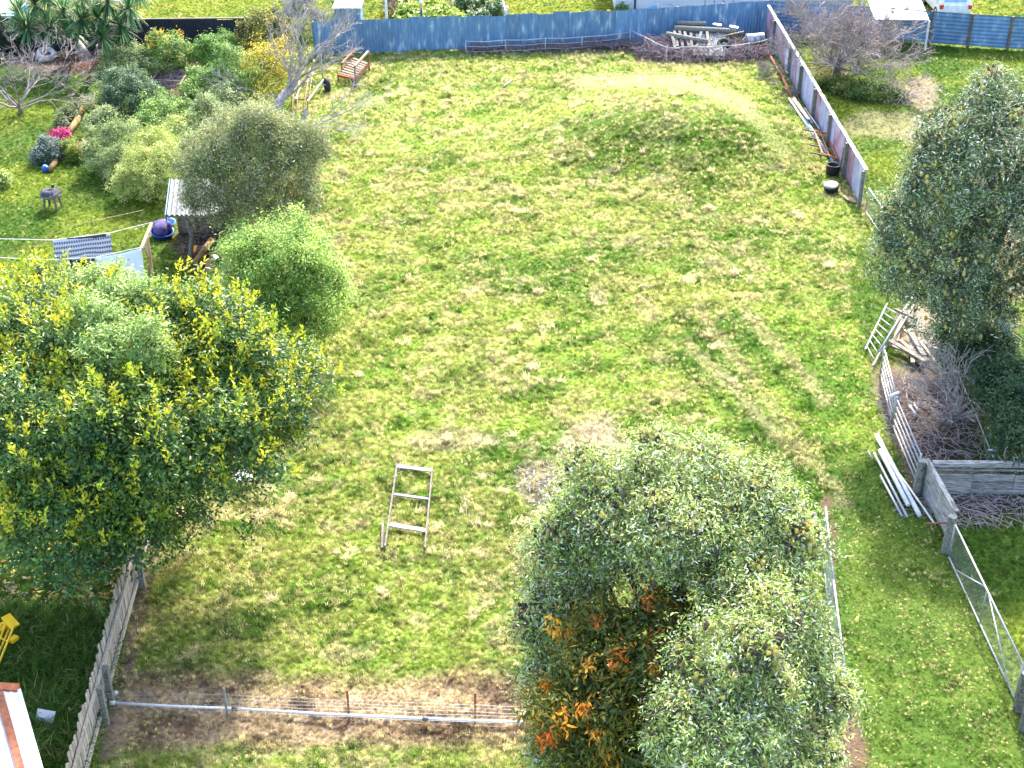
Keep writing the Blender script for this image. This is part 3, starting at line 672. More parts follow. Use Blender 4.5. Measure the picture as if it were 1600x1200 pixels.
# 7 tree with orange autumn leaves in front of its hollow
OB = [lobe(935, 985, 5.0, 48), lobe(1035, 965, 5.2, 46), lobe(905, 1060, 4.6, 48), lobe(1000, 1045, 4.9, 55), lobe(860, 1120, 4.3, 42), lobe(960, 1130, 4.2, 60), lobe(1000, 1190, 3.6, 55), lobe(915, 1180, 3.6, 50)]
ob_ = thing('autumn_tree', 'slender tree with drooping orange and dark leaves inside the foreground crown', 'tree', P(985, 1215))
limbs(ob_, P(985, 1215), OB, 'bark', .10, 'trunk', 17)
crown('crown', ob_, 'leaf', OB, 13000, .15, .05, [(.05, .09, .02), (.11, .14, .02), (.26, .20, .02)], per=24, cr=.2, seed=17, hang=.8, up=.3)
crown('autumn_leaves', ob_, 'leaf', OB, 1700, .15, .05, [(.70, .16, .02), (.85, .30, .03), (.80, .42, .05)], per=48, cr=.15, seed=18, hang=1.2, up=.2, shell=(.95, 1.12), stretch=(.8, .8, 1.2))

# --- cabbage tree clump
cb = P(140, 92)
t = thing('cabbage_tree', 'clump of spiky-headed cabbage trees in front of the black fence', 'tree', cb)
heads = [(55, 6, 2.9), (42, 42, 2.2), (77, 44, 2.1), (99, 18, 2.8), (128, 29, 2.8), (153, 27, 2.9), (160, 57, 2.1), (132, -2, 3.5), (168, 2, 3.6), (201, 12, 3.3), (28, 20, 2.6), (188, 40, 2.4), (75, -12, 3.5), (110, 48, 2.0), (215, -14, 3.7)]
stems = [P(136, 94), P(139, 93), P(163, 92), P(172, 90)]
mb = MB()
for i, s in enumerate(stems[:1] + stems[2:3]):
    pass
hp = []
for i, (hx, hy, hh) in enumerate(heads):
    p = P(hx, hy, hh)
    p = P(hx, hy, hh); k = 1 if hx > 145 else 0
    hp.append((p, k))
forks = [P(118, 66, .9), P(156, 72, .8)]
MB().tube([stems[0] - Z * .1, stems[0].lerp(forks[0], .5) + Vector((.06, 0, 0)), forks[0]], [.34, .26, .24], 10).build('trunk', 'pale_bark', t, True)
MB().tube([stems[2] - Z * .1, stems[2].lerp(forks[1], .5), forks[1]], [.28, .22, .20], 10).build('trunk', 'pale_bark', t, True)
for i, (p, k) in enumerate(hp):
    f = forks[k]; m_ = f.lerp(p, .45) + Vector((0, 0, -.15))
    MB().tube([f - Z * .05, m_, p], [.11, .08, .07], 7).build('branch', 'bark', t, True)
    r = np.random.default_rng(100 + i); n = 135
    d = unit(r.normal(0, 1, (n, 3)) + np.array([0, 0, .35])); L_ = r.uniform(.85, 1.2, n); V, Fc, C = [], [], []
    for j in range(n):
        dv = Vector(d[j]); s = dv.cross(Z); s = s.normalized() * .045 if s.length > .01 else Vector((.03, 0, 0)); droop = .04 + .18 * max(0, .5 - d[j][2])
        q0, q1, q2 = Vector(p), Vector(p) + dv * L_[j] * .5 - Z * droop * .12, Vector(p) + dv * L_[j] - Z * droop * .55
        b0 = len(V); V += [q0 - s * .5, q0 + s * .5, q1 - s, q1 + s, q2]; Fc += [(b0, b0 + 1, b0 + 3), (b0, b0 + 3, b0 + 2), (b0 + 2, b0 + 3, b0 + 4)]
        c = np.array((.06, .15, .055)) * r.uniform(.5, 1.9) if r.random() > .18 else np.array((.40, .44, .22)); C += [c] * 5
    link('leaf_head', npmesh('leaf_head', np.array([list(v) for v in V]) - np.array(_off(t)[:]), np.array(Fc), 'leaf', np.array(C)), t, _off(t))

# ================================================================== GARDEN SHRUBS (left) AND OTHER BUSHES
GRN = [(.06, .14, .035), (.13, .25, .05), (.24, .37, .08), (.34, .46, .12)]
GRY = [(.10, .155, .06), (.20, .27, .10), (.34, .42, .16), (.48, .54, .25)]
YEL = [(.18, .26, .06), (.36, .44, .10), (.50, .55, .17), (.60, .62, .25)]
def shrub(label, base, lobes, n, ln, wd, cols, mat='leaf', seed=1, group='shrubs of the overgrown garden', name='garden_shrub', **k):
    k.setdefault('per', 30); k.setdefault('cr', .13); k.setdefault('up', .55)
    return tree(name, label, 'shrub', P(*base), lobes, int(n * 1.7), ln * 1.2, wd * 1.35, cols, mat, .035, group=group, seed=seed, **k)
shrub('dark shrub flecked with yellow beside the black fence', (262, 108), [lobe(262, 88, .9, 34, 1, .8, 1), lobe(240, 95, .7, 22), lobe(283, 86, .6, 20)], 6000, .085, .04, GRN, seed=31, tips=(40, [(.5, .36, .05)], .2))
shrub('low grey-green shrub next to the cabbage tree litter', (205, 112), [lobe(200, 100, .7, 32), lobe(178, 108, .5, 22), lobe(222, 104, .6, 24)], 5500, .08, .035, GRY, seed=32)
shrub('fresh green shrub against the right end of the black fence', (335, 98), [lobe(325, 82, .8, 26), lobe(350, 78, .9, 26), lobe(340, 98, .5, 24)], 5500, .09, .04, [(.07, .17, .03), (.13, .27, .04), (.22, .36, .07)], seed=33)
shrub('bushy green shrub in front of the yellowing tree', (372, 150), [lobe(368, 112, 1.2, 36), lobe(345, 130, .8, 28), lobe(385, 140, .9, 34), lobe(360, 150, .5, 26)], 9500, .085, .035, GRN, seed=34)
shrub('broad grey-green shrub in the middle of the garden', (205, 172), [lobe(200, 140, .9, 34), lobe(225, 152, .7, 28), lobe(182, 158, .6, 24), lobe(205, 165, .5, 28)], 8000, .085, .035, [(.05, .10, .05), (.10, .17, .08), (.18, .26, .13)], seed=35)
shrub('small rounded shrub left of the twig heap', (185, 128), [lobe(178, 118, .5, 22), lobe(162, 130, .4, 18)], 2600, .08, .035, GRY, seed=36)
shrub('silvery conifer-like shrub beside the log edging', (180, 262), [lobe(165, 225, .9, 30), lobe(195, 218, 1.0, 32), lobe(155, 250, .6, 24), lobe(185, 255, .7, 30)], 11000, .09, .02, GRY, 'matt_leaf', 37, hang=.2)
shrub('lime-yellow feathery conifer beside the lean-to', (235, 300), [lobe(240, 232, 1.3, 34), lobe(265, 255, 1.2, 32), lobe(225, 265, 1.0, 36), lobe(205, 285, .7, 30), lobe(250, 285, .8, 32)], 17000, .10, .02, YEL, 'matt_leaf', 38, hang=.2)
shrub('thin green shrub between the garden and the olive tree', (318, 205), [lobe(318, 180, .8, 26), lobe(300, 200, .5, 22), lobe(335, 165, .8, 22)], 4200, .08, .032, GRY, seed=39)
shrub('weedy green growth behind the lime-yellow conifer', (265, 195), [lobe(255, 185, .4, 30), lobe(285, 175, .35, 24), lobe(235, 200, .4, 24), lobe(300, 150, .35, 20)], 4200, .10, .04, GRN, seed=40)
shrub('bright green weeds below the olive tree edge', (318, 240), [lobe(310, 228, .3, 24), lobe(290, 225, .3, 18)], 2200, .09, .04, [(.08, .18, .03), (.16, .28, .05)], seed=41)
shrub('dark green hedge bush at the top left corner', (8, 88), [lobe(4, 55, 1.0, 28), lobe(-20, 50, 1.2, 32), lobe(20, 66, .7, 20)], 5000, .10, .045, [(.015, .035, .02), (.03, .06, .03), (.05, .09, .04)], seed=42)
shrub('yellow-topped bush behind the dark hedge corner', (5, 50), [lobe(2, 36, 1.2, 15), lobe(22, 34, 1.2, 12)], 1500, .08, .035, YEL, seed=43)
shrub('broad-leaved canna clump among grey shrubs', (178, 142), [lobe(175, 134, .4, 14), lobe(190, 125, .5, 12)], 260, .38, .11, [(.10, .20, .06), (.20, .30, .10)], seed=44, per=8)
shrub('low yellow-green shrub at the top of the log edging', (150, 172), [lobe(150, 163, .35, 17), lobe(160, 158, .3, 13)], 2400, .07, .02, YEL, seed=45)
shrub('magenta flowering shrub beside the ochre logs', (95, 226), [lobe(95, 215, .35, 12), lobe(88, 221, .25, 8)], 1500, .07, .04, [(.30, .01, .08), (.50, .02, .14), (.62, .08, .25)], seed=46)
shrub('grey dome shrub above the blue ball', (74, 252), [lobe(78, 236, .4, 18), lobe(64, 246, .3, 13)], 3000, .075, .035, [(.06, .10, .08), (.13, .18, .15), (.24, .29, .24)], seed=47)
shrub('salmon-leaved shrub right of the log edging', (132, 244), [lobe(125, 236, .3, 9), lobe(138, 232, .35, 10)], 1300, .08, .04, [(.30, .07, .05), (.50, .20, .16), (.45, .36, .10)], seed=48)
shrub('yellow-green grassy plant between logs and salmon shrub', (108, 250), [lobe(106, 236, .25, 14), lobe(118, 245, .2, 12)], 2400, .13, .02, [(.14, .22, .03), (.30, .36, .06)], seed=49, up=.9)
shrub('green plant with pale flowers near the white ornament', (108, 190), [lobe(105, 180, .3, 11), lobe(112, 170, .3, 10), (lobe(98, 192, .25, 11))], 2200, .08, .035, [(.07, .14, .03), (.14, .22, .05), (.40, .36, .22)], seed=50)
shrub('small yellow shrub at the far left lawn edge', (4, 292), [lobe(3, 280, .3, 11)], 900, .08, .04, YEL, seed=51)
shrub('yellowing dark shrub at the corner of the black and blue fences', (412, 92), [lobe(405, 50, 1.6, 30), lobe(430, 42, 1.6, 24), lobe(398, 72, 1.0, 28), lobe(440, 62, 1.2, 18)], 8500, .09, .04, [(.03, .06, .02), (.08, .11, .03), (.22, .22, .04), (.42, .34, .05)], seed=52)
shrub('lavender-grey round shrub beyond the blue fence', (470, 66), [lobe(470, 18, 1.2, 27), lobe(458, 36, .8, 22), lobe(480, 36, .8, 22)], 7000, .07, .02, [(.10, .10, .12), (.20, .20, .22), (.34, .33, .34)], 'matt_leaf', 53, group=None)
shrub('green ground-cover ring under the bare spreading tree', (1340, 150), [lobe(1310, 132, .12, 26, 1.2, 1, .35), lobe(1345, 143, .15, 34, 1.3, 1, .35), lobe(1385, 150, .10, 26, 1.2, 1, .35)], 6500, .09, .04, [(.05, .12, .02), (.10, .18, .03), (.22, .24, .05)], group=None, seed=54)
shrub('dark evergreen hedge below the tall grey-green tree', (1560, 690), [lobe(1500, 520, 1.3, 42), lobe(1545, 560, 1.5, 46), lobe(1580, 620, 1.5, 52), lobe(1600, 690, 1.2, 46), lobe(1500, 560, .8, 30)],
      20000, .10, .04, [(.03, .065, .03), (.055, .11, .045), (.09, .15, .06)], group=None, seed=55, cr=.2)
for i, (q, L_, lbl) in enumerate((((322, 140), [lobe(320, 128, .6, 24), lobe(305, 145, .4, 20)], 'dense green bush right of the twig heap frame'),
      ((236, 176), [lobe(236, 168, .45, 22), lobe(250, 160, .4, 18)], 'green bush below the dead tan stalks'), ((150, 205), [lobe(150, 196, .5, 20), lobe(166, 190, .6, 20)], 'pale green bush above the silvery conifer-like shrub'), ((345, 175), [lobe(350, 160, .8, 24), lobe(345, 182, .6, 22)], 'grey-leaved bush behind the olive-like tree'),
      ((285, 212), [lobe(282, 205, .5, 24), lobe(300, 195, .5, 20), lobe(268, 212, .5, 20)], 'tangled green bush behind the lime-yellow conifer'), ((160, 150), [lobe(158, 148, .4, 16), lobe(172, 150, .4, 14)], 'small dark bush near the grey post with tray'))):
    shrub(lbl, q, L_, 3600, .085, .036, [GRN, GRN, GRY, GRY, YEL, GRN][i], seed=160 + i)
# vegetable bed beyond the back fence
for i, (cx, cy, rr_, nm) in enumerate(((640, 24, 20, 'left'), (672, 18, 22, 'middle'), (700, 28, 20, 'right'))):
    shrub('large-leaved lime-green vegetable clump, %s of the bed by the blue post' % nm, (cx, cy + 12), [lobe(cx, cy, .3, rr_, 1, 1, .5), lobe(cx + 8, cy + 8, .25, rr_ * .8, 1, 1, .5)], 900, .20, .15, [(.17, .28, .03), (.30, .40, .05), (.40, .48, .10)], group='vegetable clumps beyond the blue fence', name='vegetable_plant', seed=56 + i, up=.9, cr=.2)
shrub('dark leafy vegetables in the bed by the white fence', (745, 30), [lobe(740, 8, .4, 22, 1, 1, .6), lobe(765, 18, .35, 18, 1, 1, .6), lobe(722, 8, .3, 16, 1, 1, .6), lobe(750, 28, .2, 20, 1.4, 1, .5)], 2400, .14, .08, [(.05, .12, .04), (.10, .20, .06), (.24, .30, .14)], group='vegetable clumps beyond the blue fence', name='vegetable_plant', seed=60, up=.9)
shrub('brown withered bush beside the vegetable bed', (615, 30), [lobe(612, 6, .5, 14), lobe(628, 2, .5, 12)], 1400, .10, .025, [(.12, .08, .07), (.24, .17, .14)], group=None, seed=61)
shrub('small green bush at the corner of the white house', (972, 24), [lobe(974, 14, .4, 9), lobe(968, 18, .3, 7)], 800, .07, .035, GRN, group=None, seed=62)

# yellow autumn tree tangled with the leaning bare trunk
YB = [lobe(405, 95, 1.9, 32), lobe(425, 112, 1.6, 34), lobe(398, 128, 1.1, 30), lobe(440, 85, 2.1, 24), lobe(415, 150, .8, 28), lobe(445, 120, 1.3, 20)]
tree('yellow_tree', 'yellow-leaved tree behind the leaning pale trunk', 'tree', P(402, 170), YB, 6500, .085, .05, [(.12, .13, .02), (.40, .34, .03), (.60, .48, .04), (.66, .54, .08)], 'leaf', .08, seed=63, per=22, cr=.2)
rr = random.Random(5); b = P(430, 186)
t = thing('bare_tree', 'leaning pale bare tree with thick split trunk beside yellow leaves', 'tree', b)
mb = MB(); f = b + Vector((.50, .40, 1.15))
mb.tube([b - Z * .1, b + Vector((.05, .1, .45)), f], [.36, .25, .15], 9); mb.tube([b + Vector((-.16, 0, -.1)), b + Vector((-.14, .05, .62))], [.22, .15], 8); mb.build('trunk', 'pale_bark', t, True)
mb = MB()
for dv, ln, r_ in (((1.0, .5, 1.0), 2.3, .13), ((.6, .6, 1.3), 2.0, .09), ((-1.1, .1, .2), 1.9, .06), ((1.3, .35, .8), 2.4, .09), ((.2, -.3, .8), 1.1, .05), ((1.3, .6, .6), 2.5, .08), ((1.0, .1, 1.0), 2.1, .07)):
    branch(mb, f - Vector((0, 0, rr.uniform(0, .4))), Vector(dv), ln, r_, 3, rr, (4, 6), .5, .14, .05, .009, .62)
mb.build('branches', 'pale_bark', t)
b = P(470, 196); t = thing('fallen_branch', 'bleached fallen branch lying beside the bare tree', 'branch', b)
mb = MB(); mb.tube([P(474, 192, .1), P(477, 178, .5), P(480, 168, .75)], [.14, .11, .05], 7)
for a, dv, ln, r_ in ((P(440, 207, .15), (1, .35, .12), 2.2, .07), (P(486, 196, .25), (1, .15, .2), 2.0, .05), (P(500, 188, .3), (.7, .75, .35), 1.7, .035), (P(520, 184, .3), (1, .3, .3), 1.5, .03), (P(450, 200, .1), (.8, -.5, .05), 1.3, .03)):
    branch(mb, a, Vector(dv), ln, r_, 2, rr, (4, 6), .6, .16, .04, .007, .6)
mb.build('limb', 'pale_bark', t)
def bare(label, base, starts, mat, name='bare_shrub', cat='shrub', tr=None, seed=3, **k):
    rr = random.Random(seed); b = P(*base); t = thing(name, label, cat, b)
    if tr: MB().tube([b - Z * .1, b + Z * tr[0] * .6 + Vector((.05, 0, 0)), b + Z * tr[0]], [tr[1] * 1.3, tr[1], tr[1] * .8], 8).build('trunk', 'bark', t, True)
    mb = MB(); o = b + Z * (tr[0] * .9 if tr else .05)
    for n_, ln, r_, sp, uz, dep in starts:
        for i in range(n_):
            a_ = 6.283 * (i + rr.random() * .6) / n_; branch(mb, o + Vector((rr.gauss(0, .05), rr.gauss(0, .05), rr.uniform(-.2, 0) if tr else 0)), Vector((math.cos(a_) * sp, math.sin(a_) * sp, uz)), ln * rr.uniform(.8, 1.15), r_, dep, rr, **k)
    mb.build('branches', mat, t); return t
bt = bare('bare spreading tree with dense purplish twigs in the upper right yard', (1306, 120), [(9, 2.0, .06, 1.0, .7, 4), (4, 1.7, .06, .5, 1.1, 4), (7, 2.3, .05, 1.2, .1, 4)], 'twig', 'twiggy_tree', 'tree', (.7, .16), 71, nsub=(4, 5), spread=.6, gnarl=.2, upb=.02, rmin=.009, ratio=.62)
crown('crown', bt, 'matt_leaf', [lobe(1330, 62, 1.9, 62, 1.5, 1.2, .75)], 15000, .06, .025, [(.12, .10, .09), (.22, .18, .17), (.32, .27, .25)], per=10, cr=.25, seed=71, shell=(.25, 1.0))
bare('leafless grey tree on the far left lawn', (32, 178), [(6, 2.0, .05, .9, .8, 4), (6, 2.2, .045, 1.3, .3, 4)], 'twig', 'leafless_tree', 'tree', (.5, .09), 72, nsub=(3, 4), spread=.55, gnarl=.16, upb=.02, rmin=.008, ratio=.62)
bare('leafless tangled shrub inside the pen by the metal rails', (1490, 655), [(9, 1.35, .032, 1.0, .9, 3), (6, 1.3, .03, 1.4, .4, 3), (4, 1.3, .03, .4, 1.2, 3)], 'pale_bark', 'leafless_shrub', 'shrub', None, 73, nsub=(3, 4), spread=.55, gnarl=.2, upb=0, rmin=.007, ratio=.64)
bare('leafless pale shrub overhanging the plank fence at the right edge', (1604, 765), [(7, .9, .026, 1.1, .55, 3), (3, 1.1, .026, .7, 1.0, 2)], 'pale_bark', 'leafless_shrub', 'shrub', None, 74, nsub=(3, 4), spread=.55, gnarl=.2, upb=0, rmin=.007, ratio=.64)
b = P(262, 812, .0); t = thing('dead_twig', 'bare silvery twig sticking out below the glossy tree', 'branch', b)
mb = MB(); rr = random.Random(9)
for dv in ((1, .1, .2), (.9, -.5, .1), (.3, -1, .0)): branch(mb, P(256, 800, .9), Vector(dv), .6, .018, 1, rr, (2, 3), .5, .2, 0, .006, .6)
mb.tube([b, P(258, 806, .5), P(256, 800, .9)], [.03, .025, .02], 5); mb.build('twigs', 'pale_bark', t)

# ================================================================== THE PADDOCK: objects
def rod(name, label, cat, pts, r, mat, group=None, sides=7, smooth=True):
    pts = [Vector(p) for p in pts]; return tag(MB().tube(pts, r, sides).build(name, mat, None, smooth, pts[0]), label, cat, group)
def plank(name, label, cat, a, b, w_, h_, mat, group=None):
    a, b = Vector(a), Vector(b); return tag(MB().beam(a, b, w_, h_).build(name, mat, None, False, a), label, cat, group)
# rusty rack
A, B, C, D = (G(*q) for q in ((529, 130), (556, 135), (577, 112), (553, 103)))
t = thing('rusty_rack', 'rusty steel rack with wooden slats standing near the blue fence', 'rack', A)
for p in (A, B, C, D): MB().beam(p, p + Z * .36, .08, .08, (0, 1, 0)).build('leg', 'rust', t)
for a, b in ((A, D), (B, C), (A, B), (D, C)): MB().beam(a + Z * .36, b + Z * .36, .08, .11).build('side_rail', 'rust', t)
for i in range(8):
    f = .06 + i * .125; MB().beam(lerp3(A, D, f) + Z * .43, lerp3(B, C, f) + Z * .43, .15, .03).build('slat', 'old_wood' if i % 3 else 'rust', t)
for p in (B, C): MB().beam(p + Z * .36, p + Z * .98, .07, .07, (0, 1, 0)).build('post', 'rust', t)
MB().beam(B + Z * 1.0, C + Z * 1.0, .10, .09).build('top_rail', 'tan_wood', t)
e0, e1 = lerp3(A, D, .25), D
for p in (e0, e1): MB().beam(p + Z * .36, p + Z * .70, .06, .06, (0, 1, 0)).build('post', 'rust', t)
MB().beam(e0 + Z * .70, e1 + Z * .70, .10, .10).build('top_rail', 'rust', t)
# old axle with one tyre, drawbar of pale pipe
w0 = G(512, 144); t = thing('trailer_axle', 'old trailer axle with one tyre and pale drawbar by the bare tree', 'trailer', w0)
tw = MB().lathe([(.20, -.09), (.31, -.10), (.345, -.05), (.345, .05), (.31, .10), (.20, .09), (.20, -.09)], w0 + Z * .34, (.94, .34, 0), 22).build('tyre', 'tyre', t, True)
MB().lathe([(0, -.03), (.205, -.03), (.205, .03), (0, .03)], w0 + Z * .34, (.94, .34, 0), 16).build('rim', 'zinc', tw)
MB().tube([w0 + Z * .34, G(470, 138) + Z * .34], .035, 6).build('axle', 'zinc', t)
MB().tube([G(506, 137) + Z * .32, G(481, 165) + Z * .2], .035, 6).build('drawbar', 'zinc', t)
MB().tube([G(472, 138) + Z * .32, G(463, 163) + Z * .2], .04, 6).build('drawbar', 'zinc', t)
MB().tube([G(463, 163) + Z * .2, G(484, 163) + Z * .2], .03, 6).build('crossbar', 'rust', t)
rod('steel_post', 'thin pale steel post in front of the left end of blue fence', 'post', [G(505, 136), G(505, 136) + Vector((0, 0, 1.55))], .03, 'zinc')
for i, (a, b) in enumerate((((462, 192), (470, 128)), ((472, 188), (486, 118)), ((455, 190), (462, 140)), ((480, 178), (492, 108)))):
    rod('wooden_pole', 'brown wooden pole lying by the axle, number %s from the left of four' % ('two', 'three', 'one', 'four')[i] if False else ('brown pole lying by the axle, second from the left', 'brown pole lying by the axle, third from the left', 'brown pole lying by the axle, leftmost of four', 'brown pole lying by the axle, rightmost of four')[i],
        'pole', [G(*a) + Z * .12, G(*b) + Z * .45], .028, 'brown_twig', 'brown poles beside the old axle')
# grey timber frame lying in the grass
t = thing('timber_frame', 'ladder-like weathered timber frame with three rungs lying in the grass', 'frame', G(603, 863))
def fb(name, a, b, w_, h_, z, mat): MB().beam(G(*a) + Z * z, G(*b) + Z * z, w_, h_).build(name, mat, t)
fb('side_rail', (621, 731), (602, 863), .04, .09, .15, 'frame_wood'); fb('side_rail', (676, 739), (664, 863), .04, .09, .14, 'frame_wood')
for a, b, w_ in (((621, 734), (675, 743), .17), ((616, 778), (671, 787), .11), ((609, 826), (665, 835), .19)):
    fb('rung', a, b, w_ * .85, .03, .14, 'frame_rung')
plank('grey_stake', 'short grey stake lying left of the timber frame', 'stake', G(599, 820) + Z * .16, G(597, 862) + Z * .10, .06, .05, 'frame_wood')
# sticks and rubbish in the pasture
rod('bleached_stick', 'pale stick lying near the pipe pen at the back', 'stick', [G(798, 130) + Z * .10, G(790, 137) + Z * .12, G(786, 141) + Z * .1], .035, 'pale_bark')
rod('bleached_stick', 'thin dark stick left of the pale stick at the back', 'stick', [G(779, 113) + Z * .10, G(796, 110) + Z * .12], .03, 'twig')
b = G(1275, 813); t = thing('fallen_branch', 'pale forked branch lying beside the left mesh gate', 'branch', b)
MB().tube([G(1274, 822) + Z * .2, G(1273, 813) + Z * .25, G(1255, 815) + Z * .22, G(1238, 822) + Z * .12, G(1222, 822) + Z * .1], [.03, .04, .035, .03, .015], 6).build('limb', 'pale_bark', t)
rr = random.Random(21)
b = G(845, 755); t = thing('brush_debris', 'scattered pale twigs and bark on the bare patch', 'debris', b)
mb = MB(); sticks(mb, b, .8, 1.0, .18, 46, .55, .016, rr); mb.build('twigs', 'pale_bark', t)
b = G(1030, 690); t = thing('dead_twig', 'curled pale twig lying above the foreground tree', 'branch', b); mb = MB()
for dv in ((-1, .2, .1), (-.6, -.8, .05), (.1, -1, .1)): branch(mb, b + Z * .15, Vector(dv), .5, .016, 1, rr, (1, 2), .4, .25, 0, .007, .6)
mb.build('twigs', 'pale_bark', t)

# --- wire fence along the bottom: steel standards, netting, pale pipe
t = thing('wire_fence', 'low wire-netting fence on rusty steel standards across the bottom', 'fence', G(178, 1116))
W0, W1 = G(172, 1116), G(905, 1142)
for q in ((356, 1122), (546, 1124), (743, 1127), (900, 1140)):
    p = G(*q); MB().beam(p - Z * .1, p + Z * .86, .045, .05, (0, 1, 0)).build('standard', 'rust' if q[0] > 400 else 'zinc', t)
mb = MB(); nw = 7
for i in range(nw):
    pts = [lerp3(W0, W1, k / 24) + Z * (.08 + .10 * i + random.uniform(-.012, .012)) for k in range(25)]; mb.tube(pts, .0035, 3)
for k in range(90):
    p = lerp3(W0, W1, (k + .5) / 90); mb.tube([p + Z * .06, p + Z * .70], .0028, 3)
mb.build('netting', 'zinc', t)
mb_ = [(178, 1109, 515), (515, 1122, 665), (665, 1129, 840)]
t = thing('white_pipe', 'long white pipe running along the bottom wire fence', 'pipe', G(178, 1110))
ends = [(178, 1110), (368, 1119), (665, 1131), (860, 1138)]
for i in range(3):
    a, b = G(*ends[i]) + Z * .20, G(*ends[i + 1]) + Z * .20; MB().tube([a, a.lerp(b, .5) - Z * .02, b], .032, 8).build('length', 'white_paint', t, True)
for q in ends[:3]:
    p = G(*q) + Z * .20; MB().tube([p - Vector((.06, 0, 0)), p + Vector((.06, 0, 0))], .048, 8).build('joiner', 'grey_lid' if q[0] > 200 else 'white_paint', t, True)
for i, q in enumerate(((180, 1087), (174, 1101))):
    tag(MB().lathe([(.0, 0), (.07, 0), (.08, .05), (.05, .10), (0, .11)], G(*q), (0, 0, 1), 9).build('white_stone', 'white_paint', None, True), ('white stone lying farther from the pipe end', 'white stone lying right at the pipe end')[i], 'stone')

# --- pipe and mesh farm gates
def farm_gate(label, a, b, h=1.02, mesh_z=(0, 1.0), brace=True, group='pipe and mesh farm gates', tilt=0):
    a, b = Vector(a), Vector(b); t = thing('farm_gate', label, 'gate', a, group); u = (b - a); L_ = u.length; u.normalize()
    q = lambda s, z: a + u * s + Z * (z + .06)
    for nm, p0, p1, r_ in (('top_rail', q(0, h), q(L_, h), .024), ('bottom_rail', q(0, 0), q(L_, 0), .022), ('end_bar', q(0, 0), q(0, h), .022), ('end_bar', q(L_, 0), q(L_, h), .022)):
        MB().tube([p0, p1], r_, 7).build(nm, 'galv_fleck', t, True)
    if brace:
        MB().tube([q(L_ * .10, 0), q(L_ * .48, h)], .018, 6).build('brace', 'galv_fleck', t, True); MB().tube([q(L_ * .92, 0), q(L_ * .52, h)], .018, 6).build('brace', 'galv_fleck', t, True)
        MB().tube([q(L_ * .5, 0), q(L_ * .5, h)], .016, 6).build('upright', 'galv_fleck', t, True)
    mb = MB(); n = int((L_ + h) / .11)
    for i in range(n):
        s = i * .11
        for sg in (1, -1):
            s0, s1 = (s - h, s) if sg > 0 else (s, s - h); z0, z1 = 0, h
            # clip to the frame
            def cl(sa, za, sb, zb):
                if sa < 0: za = za + (zb - za) * (0 - sa) / (sb - sa); sa = 0
                if sa > L_: za = za + (zb - za) * (L_ - sa) / (sb - sa); sa = L_
                return sa, za
            c0, c1 = cl(s0, z0, s1, z1), cl(s1, z1, s0, z0)
            mb.tube([q(*c0), q(*c1)], .003, 3, False)
    mb.build('mesh', 'zinc', t); return t
farm_gate('mesh gate farther from the camera, left of the green lane', G(1283, 843), G(1294, 958), brace=False)
farm_gate('mesh gate partly hidden by the foreground tree, left of the green lane', G(1294.5, 962), G(1311, 1108), brace=False)
farm_gate('long braced mesh gate at the lower right edge', G(1482, 872), G(1585, 1095))
farm_gate('small mesh gate at the end of the iron side fence', P(1352, 332), P(1392, 392), .95, brace=False)
def gpost(label, q, h, r_, mat='mossy_wood', lean=(0, 0)):
    p = P(*q); t = tag(MB().tube([p - Z * .1, p + Vector((lean[0] * .5, lean[1] * .5, h * .5)), p + Vector((lean[0], lean[1], h))], [r_ * 1.05, r_, r_ * .95], 10).build('gate_post', mat, None, False, p), label, 'post', 'round timber gate posts'); return t
gpost('round timber post at the upper end of the long braced gate', (1478, 862), 1.12, .12)
gpost('round timber post at the lower end of the long braced gate', (1592, 1108), 1.05, .13)
gpost('second timber post at the right edge below the long braced gate', (1600, 1140), 1.0, .12)
gpost('round timber post where plank fence meets metal rails', (1432, 772), 1.10, .12)

# --- slatted timber fence between the posts and the plank fence going right
A, B = P(1438, 768), P(1484, 852); t = thing('board_fence', 'short run of weathered boards between two round posts', 'fence', A)
for i in range(5): MB().beam(A + Z * (.12 + .20 * i), B + Z * (.12 + .20 * i + random.uniform(-.02, .02)), .035, .165).build('board', 'side_plank', t)
MB().beam(A + Z * 1.08, B + Z * 1.08, .14, .035).build('capping', 'side_plank', t)
rod('rusty_bar', 'rusty bar resting against the lower round post', 'bar', [G(1440, 838) + Z * .35, G(1479, 842) + Z * .5], .022, 'rust')
A, B = P(1450, 772), P(1645, 774); t = thing('plank_fence', 'low fence of mossy horizontal planks running off the right edge', 'fence', A)
for i, (z, w_) in enumerate(((.10, .16), (.31, .22), (.55, .22), (.80, .05))):
    n = 3
    for k in range(n):
        a, b = lerp3(A, B, k / n), lerp3(A, B, (k + 1) / n - .004); MB().beam(a + Z * (z + .01 * ((k + i) % 2)), b + Z * (z + .012 * (k % 2)), .045 + .012 * ((i + k) % 2), w_ * .93).build('plank', 'grey_plank', t)
MB().beam(A + Vector((0, .06, .96)), B + Vector((0, .06, .96)), .16, .12).build('top_rail', 'grey_plank', t)
for f in (.02, .35, .68, .99): p = lerp3(A, B, f) + Vector((0, .14, 0)); MB().beam(p, p + Z * .9, .12, .1, (0, 1, 0)).build('post', 'mossy_wood', t)

# --- metal rails of the yard
def rails(label, a, b, n=5, h=.98):
    a, b = Vector(a), Vector(b); t = thing('rail_panel', label, 'fence', a, 'metal rail panels')
    for i in range(n): MB().tube([a + Z * (.10 + i * (h - .1) / (n - 1)), b + Z * (.10 + i * (h - .1) / (n - 1))], .021, 7).build('rail', 'galv_fleck', t, True)
    for p in (a, b): MB().tube([p, p + Z * (h + .06)], .028, 7).build('upright', 'zinc', t, True)
rails('five-rail metal panel nearer the ladder', P(1375, 588), P(1393, 662)); rails('five-rail metal panel nearer the weathered boards', P(1394, 668), P(1431, 758))
